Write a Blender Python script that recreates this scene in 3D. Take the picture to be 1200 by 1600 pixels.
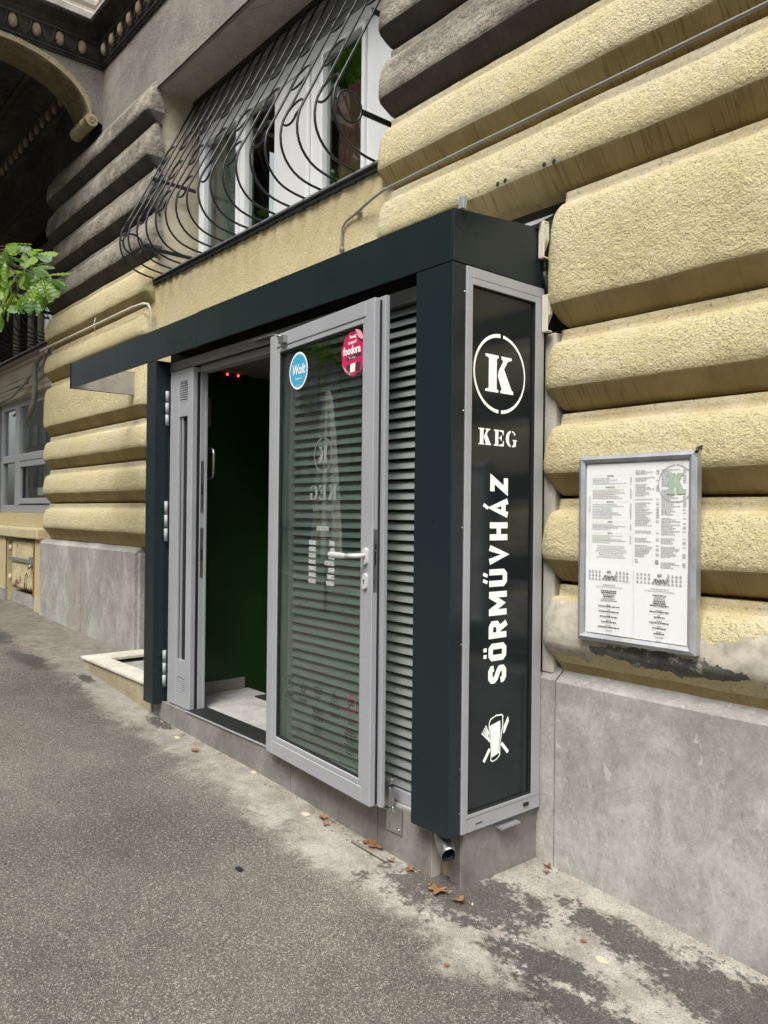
import bpy, bmesh, math, random
from mathutils import Vector, Matrix, noise
random.seed(7)
S = bpy.context.scene
for o in list(bpy.data.objects): bpy.data.objects.remove(o)
COL = S.collection
PI = math.pi

# ------------------------------------------------------------ camera
cd = bpy.data.cameras.new('camera'); cam = bpy.data.objects.new('camera', cd); COL.objects.link(cam)
F = Vector((-0.76111396, 0.64861183, 0.00287043)); R = Vector((0.64860003, 0.7610521, 0.01084887)); U = Vector((-0.00485216, -0.01011899, 0.99993703))
cam.matrix_world = Matrix(((R.x, U.x, -F.x, 2.179), (R.y, U.y, -F.y, -2.205), (R.z, U.z, -F.z, 0.0), (0, 0, 0, 1)))
cd.sensor_fit = 'HORIZONTAL'; cd.sensor_width = 36; cd.lens = 36 * 1217.835 / 1200; cd.clip_start = .05; cd.clip_end = 500
S.camera = cam
S.render.resolution_x = 768; S.render.resolution_y = 1024
# ------------------------------------------------------------ sky, sun, exposure
SUN_EL, SUN_AZ = 56, 152
W = bpy.data.worlds.new('World'); S.world = W; W.use_nodes = True
wn = W.node_tree; bg = wn.nodes['Background']
sky = wn.nodes.new('ShaderNodeTexSky'); sky.sky_type = 'NISHITA'; sky.sun_disc = False
sky.sun_elevation = math.radians(SUN_EL); sky.sun_rotation = math.radians(SUN_AZ); sky.dust_density = 4; sky.air_density = 1.0; sky.ozone_density = 1.0
hs = wn.nodes.new('ShaderNodeHueSaturation'); hs.inputs['Saturation'].default_value = .12
wn.links.new(sky.outputs[0], hs.inputs['Color']); wn.links.new(hs.outputs[0], bg.inputs[0])
bg.inputs[1].default_value = .15
sd = bpy.data.lights.new('sun', 'SUN'); sd.energy = 1.5; sd.angle = math.radians(24); sd.color = (1, .96, .89)
sun = bpy.data.objects.new('sun', sd); COL.objects.link(sun)
az, el = math.radians(SUN_AZ), math.radians(SUN_EL)
sdir = Vector((math.sin(az) * math.cos(el), math.cos(az) * math.cos(el), math.sin(el)))
sun.rotation_euler = sdir.to_track_quat('Z', 'Y').to_euler()
S.view_settings.view_transform = 'Standard'; S.view_settings.look = 'None'; S.view_settings.gamma = 1
S.view_settings.use_curve_mapping = False
S.view_settings.exposure = 0.92

# ------------------------------------------------------------ material helpers
class NT:
    def __init__(s, name):
        s.m = bpy.data.materials.new(name); s.m.use_nodes = True; s.t = s.m.node_tree; s.n = s.t.nodes; s.l = s.t.links
        s.b = s.n['Principled BSDF']; s.tc = s.n.new('ShaderNodeTexCoord'); s.co = s.tc.outputs['Object']
    def link(s, a, b): s.l.new(a, b)
    def mapp(s, scale=(1, 1, 1), loc=(0, 0, 0), rot=(0, 0, 0)):
        m = s.n.new('ShaderNodeMapping'); m.inputs['Scale'].default_value = scale; m.inputs['Location'].default_value = loc; m.inputs['Rotation'].default_value = rot
        s.link(s.co, m.inputs[0]); return m.outputs[0]
    def noise(s, scale, detail=4, rough=.55, co=None, dist=0, col=False):
        n = s.n.new('ShaderNodeTexNoise'); n.inputs['Scale'].default_value = scale; n.inputs['Detail'].default_value = detail
        n.inputs['Roughness'].default_value = rough; n.inputs['Distortion'].default_value = dist; s.link(co or s.co, n.inputs['Vector']); return n.outputs['Color' if col else 'Fac']
    def vor(s, scale, co=None, out='Distance', feat='F1', rnd=1):
        n = s.n.new('ShaderNodeTexVoronoi'); n.feature = feat; n.inputs['Scale'].default_value = scale; n.inputs['Randomness'].default_value = rnd
        s.link(co or s.co, n.inputs['Vector']); return n.outputs[out]
    def ramp(s, f, stops):
        n = s.n.new('ShaderNodeValToRGB'); e = n.color_ramp.elements
        while len(e) < len(stops): e.new(.5)
        for i, (p, c) in enumerate(stops):
            e[i].position = p; e[i].color = (c[0], c[1], c[2], 1) if isinstance(c, (tuple, list)) else (c, c, c, 1)
        s.link(f, n.inputs[0]); return n.outputs[0]
    def mix(s, f, a, b, mode='MIX'):
        n = s.n.new('ShaderNodeMix'); n.data_type = 'RGBA'; n.blend_type = mode
        for k, v in ((0, f), (6, a), (7, b)):
            if hasattr(v, 'default_value') or hasattr(v, 'is_linked'): s.link(v, n.inputs[k])
            elif k == 0: n.inputs[0].default_value = v
            else: n.inputs[k].default_value = (v[0], v[1], v[2], 1) if isinstance(v, (tuple, list)) else (v, v, v, 1)
        return n.outputs[2]
    def math(s, op, a, b=0., c=None, clamp=False):
        n = s.n.new('ShaderNodeMath'); n.operation = op; n.use_clamp = clamp
        for k, v in ((0, a), (1, b), (2, c)):
            if v is None: continue
            if isinstance(v, (int, float)): n.inputs[k].default_value = v
            else: s.link(v, n.inputs[k])
        return n.outputs[0]
    def xyz(s):
        if not hasattr(s, '_x'):
            g = s.n.new('ShaderNodeNewGeometry'); n = s.n.new('ShaderNodeSeparateXYZ'); s.link(g.outputs['Position'], n.inputs[0]); s._x = n.outputs
        return s._x
    def bump(s, h, dist=.002, strength=1., prev=None):
        n = s.n.new('ShaderNodeBump'); n.inputs['Distance'].default_value = dist; n.inputs['Strength'].default_value = strength
        s.link(h, n.inputs['Height'])
        if prev is not None: s.link(prev, n.inputs['Normal'])
        return n.outputs[0]
    def out(s, col=None, rough=None, metal=0, nrm=None, spec=.5):
        b = s.b
        for k, v in (('Base Color', col), ('Roughness', rough), ('Metallic', metal), ('Specular IOR Level', spec)):
            if v is None: continue
            if isinstance(v, (int, float)): b.inputs[k].default_value = v
            elif isinstance(v, (tuple, list)): b.inputs[k].default_value = (*v, 1)
            else: s.link(v, b.inputs[k])
        if nrm is not None: s.link(nrm, b.inputs['Normal'])
        return s.m

def plain(name, col, rough=.6, metal=0, var=.12, scale=6, bump=0, bscale=200, spec=.5):
    """painted / simple surface with a little tonal variation and fine relief"""
    t = NT(name); f = t.noise(scale, 5); g = t.noise(scale * 9, 3)
    ff = t.math('ADD', t.math('MULTIPLY', f, .7), t.math('MULTIPLY', g, .3))
    c = t.ramp(ff, [(.3, [x * (1 - var) for x in col]), (.7, [min(1, x * (1 + var)) for x in col])])
    r = t.math('MULTIPLY_ADD', f, .25 * (1 if rough > .2 else .3), rough - .1 * (1 if rough > .2 else .3))
    n = t.bump(t.noise(bscale, 3), bump, 1) if bump else None
    return t.out(c, r, metal, n, spec)

def stucco(name, light, dark, stain, gscale=75, bd=.006, speck=True, stain_amt=.5, soot=None):
    t = NT(name)
    g1 = t.noise(gscale, 5, .68, dist=.25); g2 = t.vor(gscale * 1.3); g3 = t.noise(gscale * .42, 4, .6)
    pits = t.ramp(t.noise(gscale * .8, 3, .6, co=t.mapp((1, 1, 1), loc=(5, 3, 1))), [(.33, 1.), (.40, 0.)])
    h = t.math('ADD', t.math('MULTIPLY', g1, 1.1), t.math('MULTIPLY_ADD', g2, -.35, t.math('MULTIPLY', g3, 1.5)))
    h = t.math('MULTIPLY_ADD', pits, -.30, h)
    big = t.noise(1.7, 6, .62); mid = t.noise(9, 5, .6)
    c = t.mix(t.ramp(t.math('ADD', t.math('MULTIPLY', mid, .5), t.math('MULTIPLY', big, .5)), [(.38, 0.), (.62, 1.)]), dark, light)
    c = t.mix(t.math('MULTIPLY', t.ramp(big, [(.5, 0.), (.68, 1.)]), stain_amt), c, stain)
    if speck:
        c = t.mix(t.math('MULTIPLY', pits, .6), c, [x * .38 for x in dark])
        c = t.mix(t.math('MULTIPLY', t.ramp(g1, [(.35, 1.), (.52, 0.)]), .35), c, [x * .6 for x in dark])
    if soot:   # old grime patches
        sm = t.ramp(t.math('ADD', t.noise(2.2, 7, .65, co=t.mapp((1, 1, 2.2))), t.math('MULTIPLY', t.noise(30, 4), .25)), [(soot[0], 0.), (soot[0] + .14, 1.)])
        c = t.mix(t.math('MULTIPLY', sm, soot[1]), c, soot[2])
    n = t.bump(h, bd, 1.0)
    if bd > .006: n = t.bump(t.noise(26, 4, .55, dist=.2), .009, .7, n)
    return t.out(c, .92, 0, n, .2), t

YL, YD, YS = (.66, .585, .36), (.57, .49, .275), (.57, .515, .38)
M = {}
M['yellow_rough'], _ = stucco('yellow_rough', YL, YD, YS, 112, .0063)
# chamfers: smoother coat with thin drip lines, underside shade painted into its colour
def smooth_shaded_coat(name, light, dark, drip, amt):
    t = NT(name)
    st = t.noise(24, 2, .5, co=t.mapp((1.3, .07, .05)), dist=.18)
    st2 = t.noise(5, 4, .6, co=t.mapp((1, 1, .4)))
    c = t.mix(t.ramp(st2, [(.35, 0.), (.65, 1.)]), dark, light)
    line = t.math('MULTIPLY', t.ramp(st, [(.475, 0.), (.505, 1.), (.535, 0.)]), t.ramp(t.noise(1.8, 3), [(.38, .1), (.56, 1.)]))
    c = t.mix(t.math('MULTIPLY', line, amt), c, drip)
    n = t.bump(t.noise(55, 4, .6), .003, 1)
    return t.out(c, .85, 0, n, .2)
M['yellow_smooth_shaded'] = smooth_shaded_coat('yellow_smooth_shaded', (.38, .305, .145), (.29, .225, .10), (.14, .10, .042), .6)
M['yellow_fillet'], _ = stucco('yellow_fillet', (.56, .49, .33), (.46, .38, .21), (.52, .48, .37), 90, .0022, stain_amt=.7)
M['yellow_apron'], _ = stucco('yellow_apron', (.61, .52, .31), (.53, .445, .25), (.50, .45, .33), 110, .0028)
GL, GD = (.42, .39, .33), (.22, .20, .165)
M['grey_rough'], _ = stucco('grey_rough', GL, GD, (.36, .33, .27), 62, .0065, soot=(.57, .65, (.085, .078, .066)))
M['grey_smooth_shaded'] = smooth_shaded_coat('grey_smooth_shaded', (.085, .076, .062), (.055, .05, .042), (.04, .036, .03), .4)  # base colour darkened to carry the shade under the grey courses
M['grey_fillet'], _ = stucco('grey_fillet', (.33, .30, .25), (.19, .175, .145), (.3, .27, .22), 90, .002)
M['frieze'], _ = stucco('frieze', (.27, .255, .22), (.19, .18, .155), (.33, .31, .26), 50, .003, speck=True, soot=(.64, .4, (.10, .095, .085)))
M['reveal'], _ = stucco('reveal', (.62, .565, .42), (.50, .45, .32), (.55, .5, .38), 80, .002, stain_amt=.8, soot=(.66, .4, (.16, .14, .11)))
M['soffit'], _ = stucco('soffit', (.42, .39, .32), (.32, .30, .24), (.4, .37, .3), 80, .0015)
M['dark_stone'], _ = stucco('dark_stone', (.062, .057, .048), (.03, .028, .024), (.1, .09, .075), 60, .003)
M['egg_stone'], _ = stucco('egg_stone', (.34, .285, .19), (.22, .18, .12), (.2, .17, .12), 60, .002)
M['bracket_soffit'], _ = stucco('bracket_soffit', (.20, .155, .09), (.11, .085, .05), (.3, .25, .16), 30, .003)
M['bracket_stone'], _ = stucco('bracket_stone', (.40, .34, .22), (.28, .235, .15), (.2, .17, .11), 40, .003)
M['pale_stone'], _ = stucco('pale_stone', (.50, .475, .42), (.34, .315, .27), (.30, .28, .24), 20, .002, speck=False)
M['beige_band'], _ = stucco('beige_band', (.50, .45, .36), (.41, .37, .29), (.42, .40, .34), 60, .0015, speck=False)

# last course right: bare plaster and an exposed dark grey patch below the menu
def patch_course():
    m, t = stucco('yellow_rough_patched', YL, YD, YS, 112, .0063)
    x = t.xyz(); b = t.b
    old = b.inputs['Base Color'].links[0].from_socket; nrm = b.inputs['Normal'].links[0].from_socket
    w = t.math('MULTIPLY_ADD', t.noise(9, 6, .65), .16, -.08)
    w2 = t.math('MULTIPLY_ADD', t.noise(22, 5, .6), .06, -.03)
    X = t.math('ADD', x[0], w); Z = t.math('ADD', t.math('ADD', x[2], t.math('MULTIPLY', w, .45)), w2)
    # bare cream plaster: below a ragged line, all along
    lim = t.math('MULTIPLY_ADD', t.math('ABSOLUTE', t.math('SUBTRACT', X, .80)), .28, -.462)
    cream = t.math('MULTIPLY', t.math('LESS_THAN', Z, lim), t.math('GREATER_THAN', Z, -.578))
    left = t.math('LESS_THAN', X, .27)
    cream = t.math('MAXIMUM', cream, t.math('MULTIPLY', left, t.math('GREATER_THAN', Z, -.60)))
    ex = t.math('DIVIDE', t.math('SUBTRACT', X, .60), .33); ez = t.math('DIVIDE', t.math('SUBTRACT', Z, t.math('MULTIPLY_ADD', x[0], -.035, -.535)), .040)
    dk = t.math('LESS_THAN', t.math('ADD', t.math('MULTIPLY', ex, ex), t.math('MULTIPLY', ez, ez)), 1.)
    cc = t.ramp(t.noise(14, 6, .6), [(.3, (.30, .27, .22)), (.55, (.50, .46, .38)), (.75, (.58, .54, .45))])
    c = t.mix(cream, old, cc)
    dc = t.ramp(t.noise(18, 6, .65), [(.40, (.10, .10, .098)), (.60, (.16, .155, .145)), (.64, (.44, .41, .35))])
    c = t.mix(dk, c, dc)
    t.link(c, b.inputs['Base Color'])
    sm = t.math('MAXIMUM', cream, dk)
    hh = t.math('MULTIPLY_ADD', t.math('MAXIMUM', cream, t.math('MULTIPLY', dk, 1.6)), -1., t.math('MULTIPLY', t.noise(60, 4), .15))
    n2 = t.bump(hh, .006, 1)
    mn = t.n.new('ShaderNodeMix'); mn.data_type = 'VECTOR'; t.link(sm, mn.inputs[0]); 
    b1 = t.bump(hh, .006, 1, nrm)
    t.link(b1, mn.inputs[4]); t.link(n2, mn.inputs[5]); t.link(mn.outputs[1], b.inputs['Normal'])
    return m
M['yellow_patched'] = patch_course()

def plinth_mat():
    t = NT('plinth_stone')
    a = t.noise(1.6, 8, .62, dist=.3); b = t.noise(6, 8, .68, co=t.mapp((1, 1, .62)), dist=.8); c3 = t.noise(60, 4, .6)
    f = t.math('ADD', t.math('MULTIPLY', a, .5), t.math('MULTIPLY', b, .5))
    c = t.ramp(f, [(.40, (.255, .245, .222)), (.5, (.325, .315, .29)), (.59, (.43, .42, .39))])
    scr = t.ramp(t.noise(20, 7, .75, co=t.mapp((1, 1, .5)), dist=1.2), [(.60, 0.), (.64, 1.)])
    c = t.mix(t.math('MULTIPLY', scr, .55), c, (.58, .57, .54))
    pit = t.ramp(t.noise(55, 5, .75, co=t.mapp((1, 1, .35)), dist=.5), [(.33, 1.), (.38, 0.)])
    c = t.mix(t.math('MULTIPLY', pit, .5), c, (.13, .125, .115))
    rust = t.ramp(t.noise(1.1, 6, .6, co=t.mapp((1.4, 1, .5), loc=(3.1, 0, 1))), [(.60, 0.), (.72, 1.)])
    c = t.mix(t.math('MULTIPLY', rust, .4), c, (.24, .185, .12))
    low = t.ramp(t.math('ADD', t.xyz()[2], t.math('MULTIPLY', t.noise(5, 5), .22)), [(0., 0.), (1., 1.)])
    dirt = t.math('MULTIPLY_ADD', t.math('ADD', t.xyz()[2], t.math('MULTIPLY', t.noise(6, 6, .65), .35)), -6., -8.0, clamp=True)
    c = t.mix(t.math('MULTIPLY', dirt, .45), c, (.17, .155, .13))
    fine = t.ramp(t.math('ADD', t.math('MULTIPLY', t.noise(75, 7, .75, co=t.mapp((1, 1, .6))), .6), t.math('MULTIPLY', t.noise(17, 7, .75, dist=1.5), .4)), [(.36, .80), (.5, 1.), (.64, 1.2)])
    c = t.mix(1., c, fine, 'MULTIPLY')
    sc2 = t.ramp(t.noise(6, 9, .8, co=t.mapp((1, 1, 1), rot=(.5, .9, 0)), dist=3.), [(.495, 0.), (.502, 1.), (.509, 0.)])
    c = t.mix(t.math('MULTIPLY', sc2, .5), c, (.60, .59, .56))
    n = t.bump(t.math('ADD', t.math('MULTIPLY', c3, .5), t.math('MULTIPLY', b, 1.2)), .0022, 1)
    return t.out(c, .72, 0, n, .35)
M['plinth'] = plinth_mat()
def tile_mat(name, d, l):
    t = NT(name)
    a = t.noise(3.2, 8, .62, dist=1.2); b = t.noise(30, 6, .65, dist=.6)
    c = t.ramp(t.math('ADD', t.math('MULTIPLY', a, .65), t.math('MULTIPLY', b, .35)), [(.36, d), (.62, l)])
    v = t.ramp(t.noise(4.5, 9, .7, dist=2.5), [(.485, 0.), (.5, 1.), (.515, 0.)])
    c = t.mix(t.math('MULTIPLY', v, .25), c, [x * .6 for x in d])
    n = t.bump(b, .001, 1)
    return t.out(c, .6, 0, n, .4)
M['tile'] = tile_mat('grey_stone_tile', (.15, .143, .13), (.27, .26, .24))
M['floor_tile'] = tile_mat('floor_stone_tile', (.27, .265, .255), (.45, .44, .42))
M['marble'] = tile_mat('worn_marble', (.46, .43, .35), (.66, .63, .54))
M['step_side'] = tile_mat('dirty_step', (.24, .20, .13), (.40, .35, .25))

def asphalt():
    t = NT('asphalt'); x = t.xyz()
    n1 = t.noise(2.6, 9, .66, dist=.3); n2 = t.noise(11, 8, .7); n3 = t.noise(45, 4, .7)
    wob = t.math('ADD', t.math('MULTIPLY_ADD', n1, .62, -.31), t.math('MULTIPLY_ADD', n2, .26, -.13)); wob = t.math('ADD', wob, t.math('MULTIPLY_ADD', n3, .12, -.06))
    # dusty, worn strip along the foot of the wall (wider towards the left)
    edge = t.math('MULTIPLY_ADD', x[0], -.025, -.225)
    d = t.math('SUBTRACT', t.math('ADD', x[1], wob), edge)
    dust = t.math('MULTIPLY_ADD', d, 6.5, .62, clamp=True)
    # aggregate grains
    vc = t.vor(330, out='Color'); vs = t.n.new('ShaderNodeSeparateColor'); t.link(vc, vs.inputs[0]); rnd = vs.outputs[0]
    vc2 = t.vor(190, out='Color'); vs2 = t.n.new('ShaderNodeSeparateColor'); t.link(vc2, vs2.inputs[0]); rnd2 = vs2.outputs[1]
    base = t.ramp(t.noise(1.1, 7, .6), [(.38, (.102, .091, .077)), (.62, (.158, .143, .122))])
    g = t.ramp(rnd, [(.0, .40), (.35, .8), (.7, 1.1), (.88, 1.7), (1., 2.8)])
    base = t.mix(1., base, g, 'MULTIPLY')
    g2 = t.math('GREATER_THAN', rnd2, .94)
    base = t.mix(t.math('MULTIPLY', g2, .7), base, (.40, .375, .31))
    base = t.mix(1., base, t.ramp(t.noise(.55, 5, .6, dist=.5), [(.36, .82), (.5, 1.), (.66, 1.22)]), 'MULTIPLY')
    dcol = t.ramp(t.noise(7, 8, .7), [(.34, (.27, .25, .215)), (.62, (.47, .445, .39))])
    wx = t.math('MULTIPLY_ADD', x[0], .17, 1.05, clamp=True)
    dcol = t.mix(wx, t.mix(1., dcol, (.50, .48, .46), 'MULTIPLY'), dcol)
    dcol = t.mix(1., dcol, t.ramp(rnd, [(0., .62), (.5, 1.), (1., 1.2)]), 'MULTIPLY')
    fine = t.ramp(t.math('ADD', t.noise(70, 5, .7), t.math('MULTIPLY_ADD', dust, .6, -.3)), [(.42, 0.), (.56, 1.)])
    mk = t.math('MULTIPLY', t.math('MULTIPLY', dust, t.math('MULTIPLY_ADD', fine, .45, .55)), 1.0)
    c = t.mix(mk, base, dcol)
    # dark damp stains by the corner and along the right hand wall
    def blob(cx, cy, rx, ry, rot=0., amt=.55):
        ca, sa = math.cos(rot), math.sin(rot)
        dx = t.math('SUBTRACT', x[0], cx); dy = t.math('SUBTRACT', x[1], cy)
        u = t.math('DIVIDE', t.math('ADD', t.math('MULTIPLY', dx, ca), t.math('MULTIPLY', dy, sa)), rx)
        v = t.math('DIVIDE', t.math('ADD', t.math('MULTIPLY', dx, -sa), t.math('MULTIPLY', dy, ca)), ry)
        r = t.math('SQRT', t.math('ADD', t.math('MULTIPLY', u, u), t.math('MULTIPLY', v, v)))
        r = t.math('ADD', r, t.math('MULTIPLY_ADD', n2, 2.6, -1.3)); r = t.math('ADD', r, t.math('MULTIPLY_ADD', n3, 1.9, -.95))
        return t.math('MULTIPLY_ADD', r, -3.2, 3.3, clamp=True)
    st = None
    for a in ((.0, .08, .42, .20, .38), (.60, .35, .36, .10, -.05), (1.05, .33, .48, .18, 0.), (.50, -.02, .28, .09, .2), (.72, -.12, .25, .10, 0.), (-.18, -.02, .12, .08, 0), (-4.8, -.2, .5, .12, 0), (-3.95, -.03, .16, .05, 0), (-2.70, .03, .16, .07, 0), (-6.2, -.15, .7, .14, 0)):
        k = blob(*a); st = k if st is None else t.math('MAXIMUM', st, k)
    dark = t.mix(1., base, (.42, .42, .44), 'MULTIPLY')
    c = t.mix(t.math('MULTIPLY', st, .88), c, dark)
    h = t.math('ADD', t.math('MULTIPLY', rnd, .5), t.math('ADD', t.math('MULTIPLY', t.vor(330), -.6), t.math('MULTIPLY', t.noise(30, 5), .7)))
    n = t.bump(h, .0035, 1)
    rg = t.math('MULTIPLY_ADD', st, -.12, .86)
    return t.out(c, rg, 0, n, .35)
M['asphalt'] = asphalt()

M['anthracite'] = plain('anthracite_paint', (.0115, .0195, .0235), .28, 0, .06, 3, .00025, 350, .36)
M['sign_face'] = plain('sign_film', (.012, .0165, .0195), .16, 0, .05, 3)
M['alu'] = plain('grey_aluminium_paint', (.39, .40, .425), .38, .15, .05, 4, .0003, 300)
M['alu_dirty'] = plain('dusty_aluminium', (.27, .275, .285), .42, .3, .15, 14)
M['slat'] = plain('shutter_slat_metal', (.31, .33, .33), .34, .35, .12, 9)
M['handle_paint'] = plain('worn_white_enamel', (.56, .56, .55), .4, 0, .06)
M['hinge_paint'] = plain('pale_hinge_paint', (.33, .34, .345), .4, 0, .05)
M['steel'] = plain('brushed_steel', (.42, .42, .41), .34, .9, .12, 30)
M['galv'] = plain('galvanised_sheet', (.44, .46, .48), .42, .6, .2, 12)
M['black'] = plain('black_rubber', (.012, .012, .012), .6, 0, .1, 20)
M['iron'] = plain('black_iron_paint', (.014, .014, .016), .36, .2, .2, 30, .0006, 150)
M['sign_letters'] = plain('lit_white_acrylic', (.80, .81, .77), .4, 0, .02, 8)
M['sign_letters'].node_tree.nodes['Principled BSDF'].inputs['Emission Color'].default_value = (.95, 1, .9, 1); M['sign_letters'].node_tree.nodes['Principled BSDF'].inputs['Emission Strength'].default_value = .16
M['white_vinyl'] = plain('white_vinyl', (.86, .87, .84), .45, 0, .03, 8)
M['etched'] = plain('etched_vinyl', (.24, .265, .25), .6, 0, .04, 8)
M['white_pvc'] = plain('white_window_pvc', (.72, .73, .74), .35, 0, .05, 5)
M['blind'] = plain('white_blind', (.66, .665, .68), .7, 0, .05, 3)
M['curtain'] = plain('grey_curtain', (.16, .16, .155), .9, 0, .3, 14)
M['curtain_red'] = plain('red_curtain', (.11, .035, .03), .9, 0, .3, 14)
M['cream_plastic'] = plain('cream_plastic', (.60, .57, .46), .45, 0, .1, 20)
M['conduit'] = plain('grey_conduit', (.23, .215, .19), .6, 0, .15, 25)
M['conduit_pale'] = plain('pale_conduit', (.55, .51, .43), .6, 0, .15, 25)
M['green_wall'] = plain('dark_green_paint', (.012, .046, .008), .45, 0, .1, 3)
M['teal_wall'] = plain('dim_teal_wall', (.10, .15, .13), .8, 0, .2, 2)
M['ceiling'] = plain('grey_ceiling', (.16, .155, .15), .9)
M['mat'] = plain('black_doormat', (.01, .01, .01), .95)
M['paper'] = plain('menu_paper', (.80, .80, .80), .55, 0, .02, 5)
M['print_black'] = plain('print_black', (.03, .03, .03), .7)
M['print_grey'] = plain('print_grey', (.32, .32, .32), .7)
M['print_pale'] = plain('print_pale', (.42, .43, .42), .7)
M['print_green'] = plain('print_green', (.36, .48, .34), .7)
M['blue_vinyl'] = plain('blue_vinyl', (.045, .38, .62), .4, 0, .03)
M['pink_vinyl'] = plain('pink_vinyl', (.56, .012, .10), .4, 0, .08, 20)
M['pink_pale'] = plain('pale_pink_vinyl', (.85, .36, .48), .45)
M['wood_dark'] = plain('dark_wood', (.05, .035, .025), .8)
M['bark'] = plain('bark', (.09, .075, .055), .9, 0, .3, 20, .004, 60)
M['canvas'] = plain('white_canvas', (.72, .71, .66), .9, 0, .08, 8)
M['opp_wall'] = plain('pale_render', (.30, .28, .24), .9, 0, .15, 1)
M['opp_glass'] = plain('dark_window_glass', (.03, .035, .04), .1)
M['dead_leaf'] = plain('dead_leaf', (.25, .125, .055), .8, 0, .45, 60, .001, 120)
M['pale_bit'] = plain('pale_litter', (.55, .48, .34), .8, 0, .3, 60)
def utility_mat():
    t = NT('peeling_cream_paint'); f = t.noise(9, 8, .7)
    c = t.ramp(t.noise(5, 6), [(.35, (.50, .42, .22)), (.65, (.66, .58, .36))])
    low = t.math('MULTIPLY_ADD', t.math('ADD', t.xyz()[2], t.math('MULTIPLY', f, .5)), -3.2, -1.5, clamp=True)
    pe = t.ramp(t.math('ADD', f, t.math('MULTIPLY', low, .16)), [(.60, 0.), (.63, 1.)])
    c = t.mix(pe, c, t.ramp(t.noise(40, 4), [(.4, (.06, .03, .02)), (.6, (.22, .10, .04))]))
    return t.out(c, .7, 0, t.bump(t.math('MULTIPLY', pe, -1.), .002, 1))
M['utility'] = utility_mat()
def leaf_mat(name, a, b):
    t = NT(name); oi = t.n.new('ShaderNodeObjectInfo')
    f = t.math('ADD', t.math('MULTIPLY', oi.outputs['Random'], .6), t.math('MULTIPLY', t.noise(14, 3), .4))
    c = t.ramp(f, [(.2, a), (.8, b)])
    t.b.inputs['Subsurface Weight'].default_value = 0
    t.out(c, .42, 0, None, .5)
    tr = t.n.new('ShaderNodeBsdfTranslucent'); t.link(t.mix(1., c, (1.6, 2.0, .5), 'MULTIPLY'), tr.inputs[0])
    ms = t.n.new('ShaderNodeMixShader'); ms.inputs[0].default_value = .38
    t.link(t.b.outputs[0], ms.inputs[1]); t.link(tr.outputs[0], ms.inputs[2]); t.link(ms.outputs[0], t.n['Material Output'].inputs[0])
    return t.m
M['leaf'] = leaf_mat('chestnut_leaf', (.04, .10, .014), (.19, .29, .035))
def glass_mat(name, tint, refl=1.0, bumpd=0):
    t = NT(name); t.n.remove(t.b)
    g = t.n.new('ShaderNodeBsdfGlossy'); g.inputs['Roughness'].default_value = .01; g.inputs['Color'].default_value = (1, 1, 1, 1)
    tr = t.n.new('ShaderNodeBsdfTransparent'); tr.inputs[0].default_value = (*tint, 1)
    lw = t.n.new('ShaderNodeLayerWeight'); lw.inputs[0].default_value = .5
    f = t.math('MULTIPLY', t.math('MULTIPLY_ADD', t.math('POWER', lw.outputs['Facing'], 4.), .95, .045), refl, clamp=True)
    ms = t.n.new('ShaderNodeMixShader'); t.link(f, ms.inputs[0]); t.link(tr.outputs[0], ms.inputs[1]); t.link(g.outputs[0], ms.inputs[2])
    t.link(ms.outputs[0], t.n['Material Output'].inputs[0])
    return t.m
M['glass'] = glass_mat('clear_door_glass', (.80, .86, .83), 1.15)
M['window_glass'] = glass_mat('window_glass', (.80, .85, .83), .75)
def emit(name, col, s):
    t = NT(name); t.out((0, 0, 0), .5); t.b.inputs['Emission Color'].default_value = (*col, 1); t.b.inputs['Emission Strength'].default_value = s; return t.m
M['red_led'] = emit('red_led', (1, .06, .02), 3.)

# ------------------------------------------------------------ object helpers
OFF = {}
def meta(o, label=None, cat=None, group=None, kind=None):
    if label: o['label'] = label
    if cat: o['category'] = cat
    if group: o['group'] = group
    if kind: o['kind'] = kind
    return o
def thing(name, loc, label, cat, group=None):
    o = bpy.data.objects.new(name, None); COL.objects.link(o); o.location = loc; o.empty_display_size = .05
    OFF[o.name] = Vector(loc); return meta(o, label, cat, group)
def _mats(me, mats):
    for m in (mats if isinstance(mats, (list, tuple)) else [mats]): me.materials.append(M[m] if isinstance(m, str) else m)
def obj(name, bm, mats, parent=None, smooth=False, label=None, kind=None):
    """mesh given in world coordinates, linked as one object under parent"""
    off = OFF[parent.name] if parent else Vector((0, 0, 0))
    if parent: bmesh.ops.translate(bm, verts=bm.verts, vec=-off)
    me = bpy.data.meshes.new(name); bm.normal_update(); bm.to_mesh(me); bm.free(); _mats(me, mats)
    if smooth:
        for p in me.polygons: p.use_smooth = True
    o = bpy.data.objects.new(name, me); COL.objects.link(o)
    if parent: o.parent = parent
    OFF[o.name] = off
    if label: o['label'] = label
    if kind: o['kind'] = kind
    return o
def top(name, bm, mats, label, cat, group=None, smooth=False, kind=None):
    """single-mesh thing; its origin is put at the middle of its base"""
    xs = [v.co.x for v in bm.verts]; ys = [v.co.y for v in bm.verts]; zs = [v.co.z for v in bm.verts]
    c = Vector(((min(xs) + max(xs)) / 2, (min(ys) + max(ys)) / 2, min(zs)))
    bmesh.ops.translate(bm, verts=bm.verts, vec=-c)
    o = obj(name, bm, mats, None, smooth); o.location = c; return meta(o, label, cat, group, kind)
def B(): return bmesh.new()
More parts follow.
